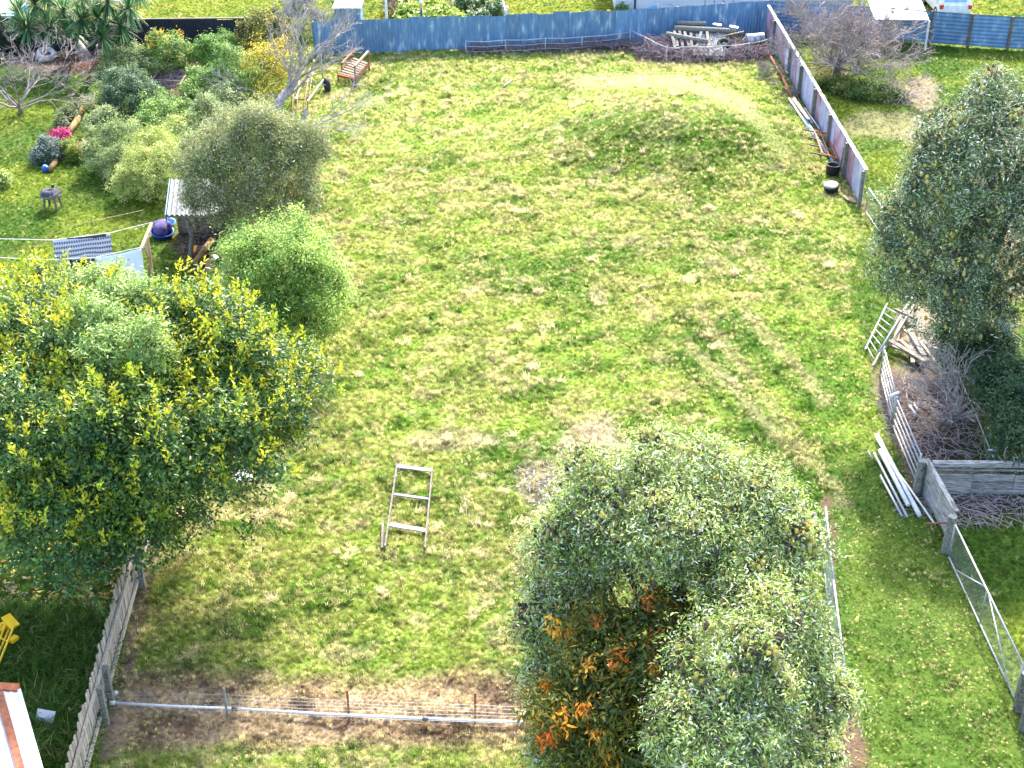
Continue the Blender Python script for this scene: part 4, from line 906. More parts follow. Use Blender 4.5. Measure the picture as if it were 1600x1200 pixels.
# --- ladder and poles
t = thing('ladder', 'aluminium ladder lying on bare ground beside the scrap timber', 'ladder', G(1361, 577))
la, lb, ra, rb = G(1384, 488) + Z * .3, G(1351, 552) + Z * .14, G(1409, 500) + Z * .3, G(1363, 577) + Z * .14
MB().beam(la, lb, .035, .08).build('rail', 'white_iron', t); MB().beam(ra, rb, .035, .08).build('rail', 'white_iron', t)
for i in range(8): f = .07 + i * .122; MB().tube([lerp3(la, lb, f), lerp3(ra, rb, f)], .018, 6).build('rung', 'zinc', t, True)
rod('pale_pole', 'pale pole lying over the right rail of the ladder', 'pole', [G(1428, 470) + Z * .35, G(1372, 562) + Z * .3], .035, 'white_iron', 'pale poles beside the ladder')
rod('pale_pole', 'pale pole right of the ladder and next to the planks', 'pole', [G(1432, 476) + Z * .25, G(1388, 552) + Z * .28], .03, 'galv_fleck', 'pale poles beside the ladder')
rr = random.Random(33)
for i in range(16):
    p = G(rr.uniform(1408, 1455), rr.uniform(500, 565)); an = rr.gauss(1.9, .45); d = Vector((math.cos(an), math.sin(an), rr.uniform(-.08, .08))) * rr.uniform(.35, .75); z = .12 + .05 * (i % 6)
    plank('scrap_plank', 'loose scrap plank in the heap right of the ladder', 'plank', p - d + Z * z, p + d + Z * (z + rr.uniform(0, .12)), rr.uniform(.09, .2), rr.uniform(.03, .07), rr.choice(['mossy_wood', 'old_wood', 'tan_wood', 'bark']), 'scrap planks in the heap')
plank('fence_plank', 'tan plank standing apart at the left of the scrap heap', 'plank', G(1404, 510) + Z * .25, G(1399, 538) + Z * .12, .17, .04, 'tan_wood')
# twigs inside the pen
b = G(1450, 690); t = thing('brush_heap', 'dark heap of fallen twigs inside the pen behind the metal rails', 'brush', b); mb = MB(); sticks(mb, G(1455, 660), 1.4, 2.6, .3, 420, .7, .010, rr); mb.build('twigs', 'twig', t)
b = G(1480, 800); t = thing('brush_heap', 'dry weeds and twigs below the plank fence', 'brush', b); mb = MB(); sticks(mb, G(1530, 800), 2.2, .7, .2, 240, .6, .009, rr); mb.build('twigs', 'twig', t)
rod('white_offcut', 'longer of two short white pipes in the pen', 'pipe', [G(1420, 638) + Z * .12, G(1431, 655) + Z * .12], .04, 'white_paint'); rod('white_offcut', 'shorter of two short white pipes in the pen', 'pipe', [G(1427, 636) + Z * .12, G(1433, 650) + Z * .2], .035, 'white_paint')
rod('white_offcut', 'short white pipe lying across the top of the metal rails', 'pipe', [P(1389, 620, .98), P(1404, 614, 1.02)], .05, 'white_paint')
a, m_, b = P(1536, 742), P(1551, 702, 1.15), P(1564, 738)
t = thing('tube_frame', 'bent steel tube frame standing behind the plank fence', 'frame', a)
MB().tube([a, a.lerp(m_, .85), m_ - Vector((.1, 0, .02)), m_ + Vector((.1, 0, -.02)), b.lerp(m_, .85), b], .035, 8).build('hoop', 'zinc', t, True)
MB().tube([a.lerp(m_, .35), b.lerp(m_, .35)], .02, 6).build('crossbar', 'zinc', t, True)
rod('wire_line', 'twin grey cable running down to the bent tube frame', 'cable', [P(1500, 590, .9), P(1530, 660, .9), P(1552, 715, 1.0)], .018, 'zinc')
# --- white pipes lying in the lane
pw = [('thick white pipe, longest in the row on the grass', (1369, 686), (1435, 817), .065, 'white_paint'), ('thick white pipe left of the longest one', (1374, 711), (1417, 801), .062, 'white_paint'), ('thin pale pipe, upper of the two left ones', (1365, 712), (1416, 817), .035, 'galv_fleck'),
      ('thin pale pipe, lowest left of the row', (1375, 748), (1408, 814), .035, 'galv_fleck'), ('slender white strip nearest the weathered boards', (1406, 748), (1459, 829), .03, 'white_paint'), ('short thin stick at the far left of the pipe row', (1356, 709), (1363, 722), .018, 'pale_bark')]
for lbl, a, b, r_, mt in pw: rod('loose_pipe' if r_ > .02 else 'thin_stick', lbl, 'pipe' if r_ > .02 else 'stick', [G(*a) + Z * (.10 + r_), G(*b) + Z * (.10 + r_)], r_, mt, 'pipes laid out on the grass' if r_ > .02 else None, 9)

# --- things along the iron side fence
def onside(px, py): return G(px, py)
for i, (lbl, a, b, r_, mt) in enumerate((('dark brown bar crossing the white pipes by the side fence', (1226, 140), (1252, 190), .045, 'rust'), ('thin blue pipe nearest the grass by the side fence', (1236, 172), (1284, 246), .03, 'sky_plastic'), ('short orange bar between brown rail and white pipes', (1214, 112), (1230, 142), .04, 'orange_rust'), ('grey bar close under the side fence posts', (1256, 178), (1280, 214), .04, 'zinc'), ('long white pipe lying along the iron side fence', (1232, 162), (1262, 215), .05, 'white_paint'), ('sky-blue pipe running under the orange bed frame', (1246, 178), (1300, 262), .04, 'sky_plastic'), ('white pipe beside the sky-blue pipe', (1240, 168), (1290, 250), .045, 'white_iron'),
      ('rusty red bar lying at the top of the iron side fence', (1200, 85), (1222, 128), .05, 'orange_rust'), ('brown rail lying next to the rusty red bar', (1218, 115), (1236, 160), .06, 'rust'), ('second white pipe close against the iron side fence', (1240, 160), (1268, 205), .045, 'white_iron'))):
    rod('long_pipe', lbl, 'pipe', [onside(*a) + Z * (.12 + .03 * (i % 2)), onside(*b) + Z * (.14 + .03 * (i % 2))], r_, mt, 'pipes and bars along the side fence')
plank('brown_plank', 'brown plank beside the white pipes at the side fence', 'plank', G(1237, 165) + Z * .2, G(1262, 203) + Z * .25, .14, .05, 'tan_wood')
plank('thin_post', 'thin post leaning near the end of the side fence', 'post', G(1312, 270) + Z * .05, G(1314, 268) + Z * 1.0, .05, .05, 'old_wood')
t = thing('bed_frame', 'orange rusty bed frame lying against the iron side fence', 'frame', G(1262, 222))
q4 = [G(*q) + Z * .25 for q in ((1270, 222), (1283, 256), (1306, 260), (1290, 222))]
for a, b in ((0, 1), (1, 2), (2, 3), (3, 0)): MB().beam(q4[a], q4[b], .06, .06).build('side_bar', 'orange_rust', t)
for f in (.33, .66): MB().tube([lerp3(q4[0], q4[1], f), lerp3(q4[3], q4[2], f)], .02, 6).build('crossbar', 'orange_rust', t)
MB().tube([lerp3(q4[0], q4[3], .5), lerp3(q4[1], q4[2], .5)], .02, 6).build('crossbar', 'orange_rust', t)
for q in ((1254, 222, 1270, 223), (1264, 256, 1290, 258), (1260, 234, 1274, 235), (1262, 245, 1278, 246)): MB().beam(G(q[0], q[1]) + Z * .2, G(q[2], q[3]) + Z * .24, .05, .05).build('bed_leg', 'black', t)
MB().tube([G(1262, 197) + Z * .1, G(1268, 203) + Z * .5, G(1280, 192) + Z * .5], .025, 6)
p = G(1300, 277); t = thing('black_pot', 'black cast-iron pot standing by the iron side fence', 'pot', p)
MB().lathe([(.0, .02), (.20, .02), (.27, .15), (.28, .35), (.25, .45), (.28, .48), (.24, .48), (.24, .30), (.18, .12), (0, .10)], p, (0, 0, 1), 22).build('pot_body', 'black', t, True)
MB().lathe([(.285, .465), (.30, .48), (.285, .495), (.27, .48), (.285, .465)], p, (0, 0, 1), 22).build('rim', 'black', t, True)
p = G(1298, 300); t = thing('lidded_tub', 'black tub with a grey lid below the cast-iron pot', 'tub', p)
MB().lathe([(0, .02), (.26, .02), (.31, .30), (0, .30)], p, (0, 0, 1), 22).build('tub_body', 'black', t, True)
MB().lathe([(0, .36), (.26, .345), (.32, .325), (.32, .305), (0, .305)], p, (-.12, -.15, 1), 22).build('lid', 'grey_lid', t, True)
for i in range(5): plank('kindling_stick', ('farthest', 'second farthest', 'middle', 'second nearest', 'nearest')[i] + ' of five short sticks by the end of the side fence', 'stick', G(1315 + i * 2.0, 309 + i * 1.7) + Z * .1, G(1334 + i * 1.2, 314 + i * 1.7) + Z * .1, .05, .04, 'tan_wood', 'kindling sticks by the side fence')

# --- pipe pen and rubbish at the foot of the blue fence
def pen(label, pts, tops, group=None, nr=3):
    t = thing('pipe_fence', label, 'fence', P(*pts[0]))
    W = [P(*q) for q in pts]
    for i, p in enumerate(W): MB().tube([p - Z * .1, p + Z * tops], .028, 6).build('post', 'white_iron', t, True)
    for i in range(len(W) - 1):
        for k in range(nr): z = tops - .03 - k * .26; MB().tube([W[i] + Z * z, lerp3(W[i], W[i + 1], .5) + Z * (z - .05), W[i + 1] + Z * z], .017 if k else .024, 5).build('rail', 'white_iron', t, True)
pen('low white pipe-and-wire fence in front of brush at the blue fence', [(728, 84), (790, 82), (852, 79), (909, 77), (984, 69)], .66)
pen('angled white pipe pen round the rubbish heap in the far corner', [(984, 70), (1007, 82), (1041, 99), (1066, 98), (1131, 96), (1169, 92), (1203, 84)], .82, nr=1)
rr = random.Random(44)
b = P(855, 77); t = thing('brush_pile', 'long low pile of brown brush behind the white pipe fence', 'brush', b); mb = MB()
for q in range(6): sticks(mb, P(745 + q * 46, 79 - q * 1.6), .95, .45, .42, 120, .8, .013, rr)
mb.build('twigs', 'purple_twig', t)
b = P(1110, 88); t = thing('brush_pile', 'tangled brown brush inside the pipe pen', 'brush', b); mb = MB()
for q in ((1020, 84), (1045, 90), (1080, 92), (1110, 92), (1150, 90), (1185, 86), (1010, 76), (1035, 78), (1060, 80), (1085, 76), (1115, 74), (1145, 76), (1060, 70), (1160, 82)): sticks(mb, P(*q), .9, .6, .75, 120, .8, .014, rr, .5)
mb.build('twigs', 'purple_twig', t)
def px2(q, z): p = P(*q); return p + Z * z
for lbl, a, b, r_, za, zb in (('long mossy log lying along the top of the rubbish heap', (1052, 70), (1148, 72), .15, .85, .75), ('second mossy log below the long log on the heap', (1040, 76), (1105, 84), .13, .75, .6), ('dark log on the left side of the rubbish heap', (1056, 66), (1100, 66), .12, 1.0, .95)):
    rod('mossy_log', lbl, 'log', [px2(a, za), px2(b, zb)], r_, 'mossy_wood', None, 9)
for i, (x0, y0, x1, y1) in enumerate(((1052, 72, 1058, 86), (1060, 72, 1066, 86), (1068, 74, 1076, 86), (1078, 76, 1080, 90), (1094, 74, 1088, 88), (1103, 72, 1106, 90), (1048, 76, 1054, 88))):
    plank('leaning_plank', ('second from left', 'third from left', 'fourth from left', 'fifth from left', 'sixth from left', 'rightmost', 'leftmost')[i] + ' of seven weathered planks leaning on the rubbish heap', 'plank', px2((x0, y0), .8), px2((x1, y1), .45), .13, .04, 'bark' if i % 2 else 'mossy_wood', 'planks leaning on the rubbish heap')
for i, (q, z, lbl) in enumerate((((1090, 82), .35, 'pale corrugated sheet lying across the rubbish heap'), ((1082, 94), .25, 'greenish corrugated sheet at the front of the rubbish heap'))):
    o = link('iron_sheet', corr('iron_sheet', 'dull_iron', 1.5, .9, .11, .02), None, px2(q, z), (R(-68 if i == 0 else -75), 0, R(4 - 8 * i))); tag(o, lbl, 'iron sheet')
for q, lbl in (((1112, 66), 'pale slab on top of the rubbish heap by the logs'), ((1138, 70), 'white slab at the right end of the logs')):
    plank('pale_slab', lbl, 'slab', px2(q, .95), px2((q[0] + 13, q[1] + 1), .9), .28, .06, 'zinc')
p = P(1178, 78); t = thing('steel_drum', 'pale steel drum lying on its side in the far corner', 'drum', p)
MB().lathe([(0, -.45), (.29, -.45), (.30, -.43), (.29, -.16), (.305, -.15), (.29, -.14), (.29, .14), (.305, .15), (.29, .16), (.30, .43), (.29, .45), (0, .45)], p + Z * .55, (1, .15, .05), 24).build('drum_body', 'zinc', t, True)
p = P(1130, 82); tag(MB().lathe([(.19, -.09), (.30, -.10), (.335, -.05), (.335, .05), (.30, .10), (.19, .09), (.19, -.09)], p + Z * .45, (-.2, -.5, 1), 20).build('old_tyre', 'tyre', None, True, p), 'old tyre lying in front of the steel drum', 'tyre')
rod('thin_pole', 'thin pole lying from the tyre up to the drum', 'pole', [px2((1118, 80), .7), px2((1160, 72), .75)], .03, 'tan_wood')
p = P(949, 68) + Vector((0, -.06, 0)); t = thing('hanging_strap', 'yellow and red strap hanging on the blue fence', 'strap', p)
MB().beam(p + Z * 1.74, p + Z * 1.25, .16, .02, (0, 1, 0)).build('yellow_half', 'yellow_paint', t); MB().beam(p + Z * 1.25 - Vector((.05, 0, 0)), p + Z * .82 - Vector((.08, 0, 0)), .13, .02, (0, 1, 0)).build('red_half', 'red_plastic', t)

# ================================================================== LEFT YARD: lean-to, washing line, small things
r0, r1, r2, r3 = P(268, 280, 2.15), P(261, 336, 1.78), P(352, 336, 1.78), P(352, 280, 2.15)
t = thing('lean_to', 'small lean-to with pale corrugated roof and blue side under the olive tree', 'shed', P(297, 402))
for i in range(4):
    f0, f1 = i / 4, (i + 1) / 4 + .01
    a, b, c, d = lerp3(r1, r2, f0), lerp3(r1, r2, f1), lerp3(r0, r3, f0), lerp3(r0, r3, f1); n = 24
    MB().grid(lambda u, v: a.lerp(b, u).lerp(c.lerp(d, u), v) + Z * (math.cos(u * 3 * 2 * math.pi) * .035 + .004 * (i % 2)), n, 1).build('roof_sheet', 'tin_roof', t, True)
MB().beam(r1 + Vector((-.06, 0, -.12)), r0 + Vector((-.06, 0, -.12)), .03, .30).build('barge_sheet', 'blue_iron', t)
MB().beam(r1 - Z * .09 + Vector((0, .1, 0)), r2 - Z * .09 + Vector((0, .1, 0)), .05, .10).build('front_beam', 'old_wood', t)
p = P(297, 402); pt_ = lerp3(r1, r2, .42); MB().tube([p - Z * .1, lerp3(p, pt_, .5) + Vector((.04, 0, 0)), Vector((p.x, p.y, 1.70))], [.085, .08, .07], 8).build('post', 'mossy_wood', t)
wb0, wb1 = Vector((r0.x, r0.y, 0)), Vector((r3.x, r3.y, 0))
n = 9
for i in range(n): a, b = lerp3(wb0, wb1, i / n), lerp3(wb0, wb1, (i + .97) / n); MB().beam((a + b) / 2, (a + b) / 2 + Z * 2.05, (b - a).length, .03, (0, 1, 0)).build('wall_board', 'bark', t)
MB().beam(Vector((r2.x, r1.y, .9)), Vector((r2.x, r0.y, .9)), .04, 1.8).build('side_wall', 'bark', t)
rod('cut_log', 'thick cut log leaning inside the open lean-to', 'log', [G(305, 416) + Z * .12, G(333, 392) + Z * .45], .11, 'ochre_log', None, 10)
rr = random.Random(51)
for i, (q, mt, lbl) in enumerate((((322, 375), 'grey_lid', 'grey box of scrap inside the lean-to'), ((305, 395), 'orange_paint', 'small orange tub on the lean-to floor'), ((318, 392), 'stone', 'pale scrap block beside the lean-to log'), ((338, 408), 'zinc', 'grey metal offcut right of the lean-to log'))):
    p = G(*q); a_ = rr.uniform(0, 3); d = Vector((math.cos(a_), math.sin(a_), .1)) * (.12 + .06 * (i % 3)); tag(MB().beam(p - d + Z * .1, p + d + Z * .14, .14, .12).build('scrap_piece', mt, None, False, p), lbl, 'scrap')
b = G(325, 385); t = thing('scrap_heap', 'dark heap of kindling on the lean-to floor', 'kindling', b); mb = MB(); sticks(mb, b, .9, .9, .3, 90, .5, .02, rr); mb.build('sticks', 'bark', t)
p = G(248, 372); t = thing('cloth_bundle', 'purple cloth bundle on a blue tray beside the lean-to', 'bundle', p)
MB().grid(lambda u, v: p + Vector((.1 + (.42 + .05 * math.sin(9 * v)) * math.cos(6.283 * u) * math.sin(3.1416 * v) * (.8 + .2 * math.sin(5 * u * 6.283)), .25 + .5 * math.sin(6.283 * u) * math.sin(3.1416 * v), .3 + .28 * math.cos(3.1416 * v))), 20, 12).build('cloth', 'purple_cloth', t, True)
MB().lathe([(0, .04), (.36, .04), (.44, .24), (.46, .25), (.40, .24), (.34, .08), (0, .08)], p + Vector((.1, .12, 0)), (.1, -.1, 1), 20).build('tray', 'blue_plastic', t, True)
p = G(265, 356); t = thing('blue_bucket', 'round blue bucket behind the purple bundle', 'bucket', p); MB().lathe([(0, .03), (.15, .03), (.20, .32), (.215, .33), (.185, .32), (.14, .06), (0, .06)], p, (.2, -.3, 1), 18).build('bucket_body', 'sky_plastic', t, True); MB().tube([p + Vector((-.2, 0, .33)), p + Vector((0, -.12, .48)), p + Vector((.2, 0, .33))], .012, 5).build('handle', 'zinc', t)
# washing line
AF, AN = P(237, 350, 1.9), P(221, 389, 1.9); ac = AF.lerp(AN, .5)
t = thing('clothes_line', 'washing line with a timber T-post and two long white lines', 'clothes line', Vector((ac.x, ac.y, 0)))
MB().beam(Vector((ac.x, ac.y, -.1)), Vector((ac.x, ac.y, 1.86)), .11, .11, (0, 1, 0)).build('post', 'tan_wood', t); MB().beam(AF, AN, .09, .10).build('crossarm', 'tan_wood', t)
MB().beam(Vector((ac.x, ac.y, 1.1)) + (AN - ac) * .05, AN.lerp(ac, .35) - Z * .03, .06, .08).build('brace', 'tan_wood', t)
LF = [AF + Z * .06, P(172, 364, 1.80), P(82, 375, 1.78), P(-60, 372, 1.9)]; LN = [AN + Z * .06, P(150, 402, 1.78), P(75, 406, 1.75), P(-60, 400, 1.9)]
MB().tube(LF, .012, 5).build('line', 'white_paint', t); MB().tube(LN, .012, 5).build('line', 'white_paint', t)
rod('garden_string', 'thin pale string crossing the lawn behind the washing', 'cord', [P(225, 328, 1.2), P(110, 353, 1.2), P(0, 412, 1.1)], .008, 'tan_wood', None, 4)
def cloth(name, label, a, b, drop, mat, back=.0, wave=.05, n=22, seed=0, cat='washing', lean=0):
    a, b = Vector(a), Vector(b); dr = (b - a).normalized(); nr = Vector((dr.y, -dr.x, 0))
    mb = MB()
    def fn(u, v):
        p = a.lerp(b, u); s = math.sin(u * 17 + seed) * .6 + math.sin(u * 31 + 2 * seed) * .3
        p = p + nr * (wave * s * v + .03 + lean * v) - Z * (drop * v * (1 + .06 * math.sin(u * 7 + seed)) + .03 * math.sin(u * math.pi))
        return p
    mb.grid(fn, n, 12); o = mb.build(name, mat, None, True, a); me = o.data
    uv = me.uv_layers.new(name='UVMap')
    for lp in me.loops: i = lp.vertex_index; uv.data[lp.index].uv = ((i % (n + 1)) / n, (i // (n + 1)) / 12)
    sm = o.modifiers.new('thickness', 'SOLIDIFY'); sm.thickness = .012
    return tag(o, label, cat)
cloth('patterned_blanket', 'patterned grey blanket hanging on the far washing line', P(82, 375, 1.78), P(172, 364, 1.80), 1.05, 'blanket', seed=1, lean=.25)
cloth('folded_blanket', 'plain dark blanket folded behind the patterned one', P(105, 371, 1.82), P(165, 364, 1.86), .5, 'charcoal_cloth', seed=2, lean=-.25)
cloth('white_sheet', 'white bed sheet hanging from the near end of the crossarm', P(150, 402, 1.78), AN + Z * .04, .95, 'sheet_cloth', seed=3, lean=.3)
cloth('dark_cloth', 'dark cloth hanging below the patterned blanket', P(108, 405, 1.74), P(148, 403, 1.76), .6, 'black', seed=4)
cloth('white_towel', 'white towel hanging at the far left edge', P(-20, 440, 1.7), P(34, 436, 1.7), .6, 'sheet_cloth', seed=5, lean=.4)
# covered round table on the lawn
p = G(83, 326); t = thing('round_table', 'small round table with a crumpled charcoal cover on the lawn', 'table', p)
for a_ in (.6, 2.2, 3.9, 5.4): q = Vector((math.cos(a_), math.sin(a_), 0)); MB().tube([p + q * .36, p + q * .28 + Z * .52], [.045, .05], 6).build('leg', 'bark', t)
MB().lathe([(0, .52), (.36, .52), (.40, .56), (.40, .62), (0, .62)], p, (0, 0, 1), 24).build('table_top', 'old_wood', t, True)
MB().grid(lambda u, v: p + Vector((math.cos(6.283 * u) * .40 * math.sin(1.57 * v) * (1 + .06 * math.sin(6.283 * u * 7)), math.sin(6.283 * u) * .40 * math.sin(1.57 * v) * (1 + .06 * math.cos(6.283 * u * 5)), .62 + .16 * math.cos(1.57 * v) + .05 * math.sin(13 * u * 6.283) * v * (1 - v) * 2 + .04 * math.sin(9 * v + 6 * u))), 36, 10).build('cover', 'charcoal_cloth', t, True)
MB().tube([p + Vector((0, .36, .6)), p + Vector((0, .40, .82))], .06, 7).build('knob', 'black', t)
# garden edging, ball, ornament
for i, (a, b, r_) in enumerate((((138, 153), (127, 172), .09), ((130, 173), (124, 187), .12), ((123, 189), (107, 215), .14), ((90, 252), (79, 270), .12))):
    rod('edging_log', ('pale edging log at the upper end of the garden bed', 'short edging log below the pale one', 'mossy ochre edging log beside magenta shrub', 'ochre edging log beside the blue ball')[i], 'log', [G(*a) + Z * r_, G(*b) + Z * r_], r_, 'ochre_log' if i else 'old_wood', 'logs edging the garden bed', 9)
p = G(72, 269); t = thing('glazed_ball', 'shiny dark-blue ball at the foot of the log edging', 'ornament', p)
MB().lathe([(.001, 0), (.10, .015), (.145, .07), (.16, .15), (.145, .22), (.10, .27), (.001, .285)], p, (0, 0, 1), 18).build('ball', 'blue_plastic', t, True); MB().lathe([(.0, .28), (.07, .28), (.07, .30), (0, .30)], p, (0, 0, 1), 14).build('lid', 'sky_plastic', t)
p = G(121, 186); t = thing('garden_ornament', 'small white upright ornament beside the edging logs', 'ornament', p)
MB().lathe([(0, 0), (.12, 0), (.10, .1), (.13, .2), (.08, .28), (.05, .3), (.07, .36), (.05, .42), (0, .44)], p, (0, 0, 1), 14).build('figure', 'white_paint', t, True); MB().tube([p + Vector((-.12, 0, 0)), p + Vector((-.18, .02, .48))], .02, 6).build('stake', 'zinc', t)
p = G(146, 152); t = thing('garden_tap', 'grey post with a small tray at the top of edging logs', 'post', p)
MB().tube([p, p + Z * .75], .025, 6).build('pole', 'zinc', t); MB().beam(p + Vector((-.14, -.05, .08)), p + Vector((.14, -.05, .08)), .2, .05).build('tray', 'stone', t)
rod('orange_stake', 'orange stake next to the magenta shrub', 'stake', [G(88, 212), G(88, 212) + Vector((.12, .1, .35))], .03, 'orange_paint')
# stone ring under the cabbage tree
p = G(73, 92); tag(MB().lathe([(.24, .30), (.30, .08), (.44, .06), (.50, .22), (.44, .42), (.32, .44), (.24, .30)], p, (.15, -.35, 1), 22).build('stone_ring', 'stone', None, True, p), 'grey stone ring lying left of the cabbage tree trunks', 'planter')
# leaf litter heaps
for i, (q, rx, ry, h, lbl) in enumerate(((( 143, 105), 1.1, .7, .25, 'fallen brown leaf strips at the foot of the cabbage tree'), ((215, 76), 1.3, .7, .4, 'reddish-brown heap of dry leaves by the black fence'), ((110, 88), 1.8, .6, .2, 'dry leaf strips left of the cabbage tree trunk'))):
    b = G(*q); t = thing('leaf_litter', lbl, 'leaf litter', b); mb = MB(); sticks(mb, b, rx, ry, h, 260, .55, .013, rr, .3); mb.build('dry_leaves', 'bark_litter', t)
b = G(272, 128); t = thing('twig_heap', 'square frame filled with dry brown twigs in the garden', 'brush', b); mb = MB(); sticks(mb, G(272, 122), .85, 1.4, .35, 260, .9, .013, rr); mb.build('twigs', 'purple_twig', t)
for a, c in (((240, 132), (268, 104)), ((282, 142), (305, 108)), ((240, 134), (282, 140))): MB().tube([G(*a) + Z * .3, G(*c) + Z * .4], .03, 5).build('edge_pole', 'tan_wood', t)
b = G(268, 175); t = thing('dry_stalks', 'tan dead stalks standing below the twig heap', 'weeds', b); mb = MB(); sticks(mb, G(268, 165), .8, 1.3, .6, 160, .6, .009, rr, 1.0); mb.build('stalks', 'brown_twig', t)

# ================================================================== BOTTOM LEFT CORNER
ra, rb_ = P(28, 1082, 2.0), P(60, 1195, 2.0)
t = thing('white_shed', 'white shed with a rust-stained roof edge in the bottom left corner', 'shed', Vector((ra.x - 1, ra.y - 1, 0)))
ex = rb_ - ra; L_ = Vector((-3.2, 0.0, 0)); rb2 = ra + ex * 2.2
MB().box((rb2.x - 3.2, rb2.y, 0), (ra.x - .12, ra.y - .12, 1.94)).build('walls', 'white_paint', t)
mb = MB(); mb.grid(lambda u, v: ra.lerp(rb2, v) + L_ * u + Z * (.05 + .25 * min(u, 1) * 1.0 + .010 * math.cos(u * 150)), 120, 2); mb.build('roof', 'white_paint', t, True)
MB().beam(ra + Vector((.03, .02, 0)), rb2 + Vector((.03, 0, 0)), .07, .16).build('barge_board', 'white_paint', t)
MB().beam(ra + Vector((0, .06, .03)), ra + L_ + Vector((0, .06, .28)), .20, .14).build('gutter', 'orange_rust', t)
MB().beam(ra + Vector((-.34, -.1, .12)), rb2 + Vector((-.34, 0, .12)), .16, .05).build('rusty_flashing', 'rust', t)
# yellow frame
t = thing('yellow_trolley', 'bright yellow tubular trolley lying in long grass at the left edge', 'trolley', G(10, 1030))
e = [(G(27, 1012), G(-18, 1080)), (G(22, 1010), G(-24, 1076)), (G(12, 1014), G(-30, 1066)), (G(31, 1020), G(-12, 1084))]
for i, (a, b) in enumerate(e): MB().tube([a + Z * (.75 + .05 * (i % 2)), b + Z * .25], .028, 7).build('tube', 'yellow_paint', t, True)
for f in (.25, .6): MB().tube([lerp3(e[2][0], e[2][1], f) + Z * (.78 - .5 * f), lerp3(e[3][0], e[3][1], f) + Z * (.76 - .5 * f)], .02, 6).build('crossbar', 'yellow_paint', t, True)
MB().beam(G(19, 1006) + Z * .85, G(33, 1018) + Z * .75, .22, .05).build('plate', 'yellow_paint', t); MB().beam(G(5, 1014) + Z * .72, G(12, 1020) + Z * .68, .3, .06).build('plate', 'yellow_paint', t); MB().beam(G(25, 1028) + Z * .6, G(32, 1031) + Z * .6, .2, .08).build('bracket', 'yellow_paint', t)
# brick stack, boards, junk
p = G(82, 1052); t = thing('brick_stack', 'crumbling stack of reddish bricks in long grass', 'bricks', p)
br = MB().box((-.11, -.055, 0), (.11, .055, .075)).mesh('brick', 'brick_red')
for k in range(4):
    for i in range(2 - (k == 3)):
        for j in range(4 - k // 2): link('brick', br, t, p + Vector((-.13 + i * .235 + rr.uniform(-.015, .015), -.1 + j * .13, .04 + k * .077)), (0, 0, rr.uniform(-.12, .12)))
plank('grey_board', 'pale square board propped in long grass beside the white shed', 'board', G(66, 1160) + Z * .15, G(80, 1140) + Z * .55, .42, .03, 'weatherboard')
plank('tan_board', 'tan plank leaning at the corner of the white shed', 'plank', G(50, 1172) + Z * .35, G(72, 1212) + Z * .25, .16, .04, 'tan_wood')
b = G(95, 1200); t = thing('junk_pile', 'dark tangle of wire and sticks beside the tan plank', 'junk', b); mb = MB(); sticks(mb, b, .5, .6, .35, 80, .5, .014, rr, .6); mb.build('wire', 'black', t)
tag(MB().beam(G(366, 758) + Z * .35, G(397, 757) + Z * .35, .55, .04).build('metal_sheet', 'white_iron', None, False, G(380, 757)), 'pale flat metal sheet lying at the right edge of the glossy tree', 'sheet')
p = G(377, 690); t = thing('red_tub', 'red plastic tub half hidden under the glossy tree', 'tub', p); MB().lathe([(0, .02), (.2, .02), (.26, .4), (.28, .41), (.24, .40), (.18, .06), (0, .05)], p, (0, 0, 1), 18).build('tub_body', 'red_plastic', t, True)
# fallen leaves and daisies under the glossy tree
n = 900; fx, fy = [], []; rg = np.random.default_rng(77)
V, C, Fc = [], [], []
for i in range(n):
    q = (rg.uniform(-10, 190), rg.uniform(760, 1010)); 
    if q[0] > 238 - (q[1] - 835) * .27 - 22: continue
    p = G(*q); daisy = rg.random() < .45 and q[0] < 70; s = .028 if daisy else rg.uniform(.05, .10); a_ = rg.uniform(0, 6.28); b0 = len(V)
    c = (.75, .75, .70) if daisy else [(.55, .38, .06), (.45, .40, .10), (.40, .20, .08), (.50, .45, .25)][rg.integers(0, 4)]
    for k, m_ in ((0, 1), (1.57, .5), (3.14, 1), (4.71, .5)): V.append((p.x + s * m_ * math.cos(a_ + k), p.y + s * m_ * math.sin(a_ + k), p.z + .07 + rg.uniform(-.02, .03))); C.append(c)
    Fc.append((b0, b0 + 1, b0 + 2, b0 + 3))
o = link('fallen_leaves', npmesh('fallen_leaves', np.array(V), np.array(Fc), 'matt_leaf', np.array(C))); tag(o, 'yellow fallen leaves and daisies on the shaded lawn', 'leaves', kind='stuff')

# ================================================================== BEYOND THE BACK FENCE
# white weatherboard house: only the foot of its wall is in the picture
hx0, hx1, hy = P(962, 26).x, P(1196, 26).x, P(1000, 26).y
t = thing('white_house', 'white weatherboard house behind the blue back fence', 'house', (hx0, hy, 0))
MB().box((hx0 + .02, hy + .03, 0), (hx1 - .02, hy + 7, 2.7)).build('core', 'weatherboard', t)
wbm = MB(); wbm._add([(0, .02, 0), (1, .02, 0), (1, -.045, 0), (0, -.045, 0), (0, .02, .20), (1, .02, .20), (1, -.012, .20), (0, -.012, .20)], [(3, 2, 6, 7), (0, 3, 7, 4), (1, 5, 6, 2), (4, 7, 6, 5), (0, 1, 2, 3)])
wm = wbm.mesh('weatherboard', 'weatherboard')
for i in range(14): link('weatherboard', wm, t, (hx0, hy, .1 + i * .185), None, (hx1 - hx0, 1, 1))
MB().box((hx0 - .07, hy - .07, 0), (hx0 - .003, hy + .02, 2.65)).build('corner_board', 'white_paint', t)
MB().box((hx0 - .4, hy - .45, 2.7), (hx1 + .4, hy + 7.4, 2.95)).build('roof', 'tin_roof', t)
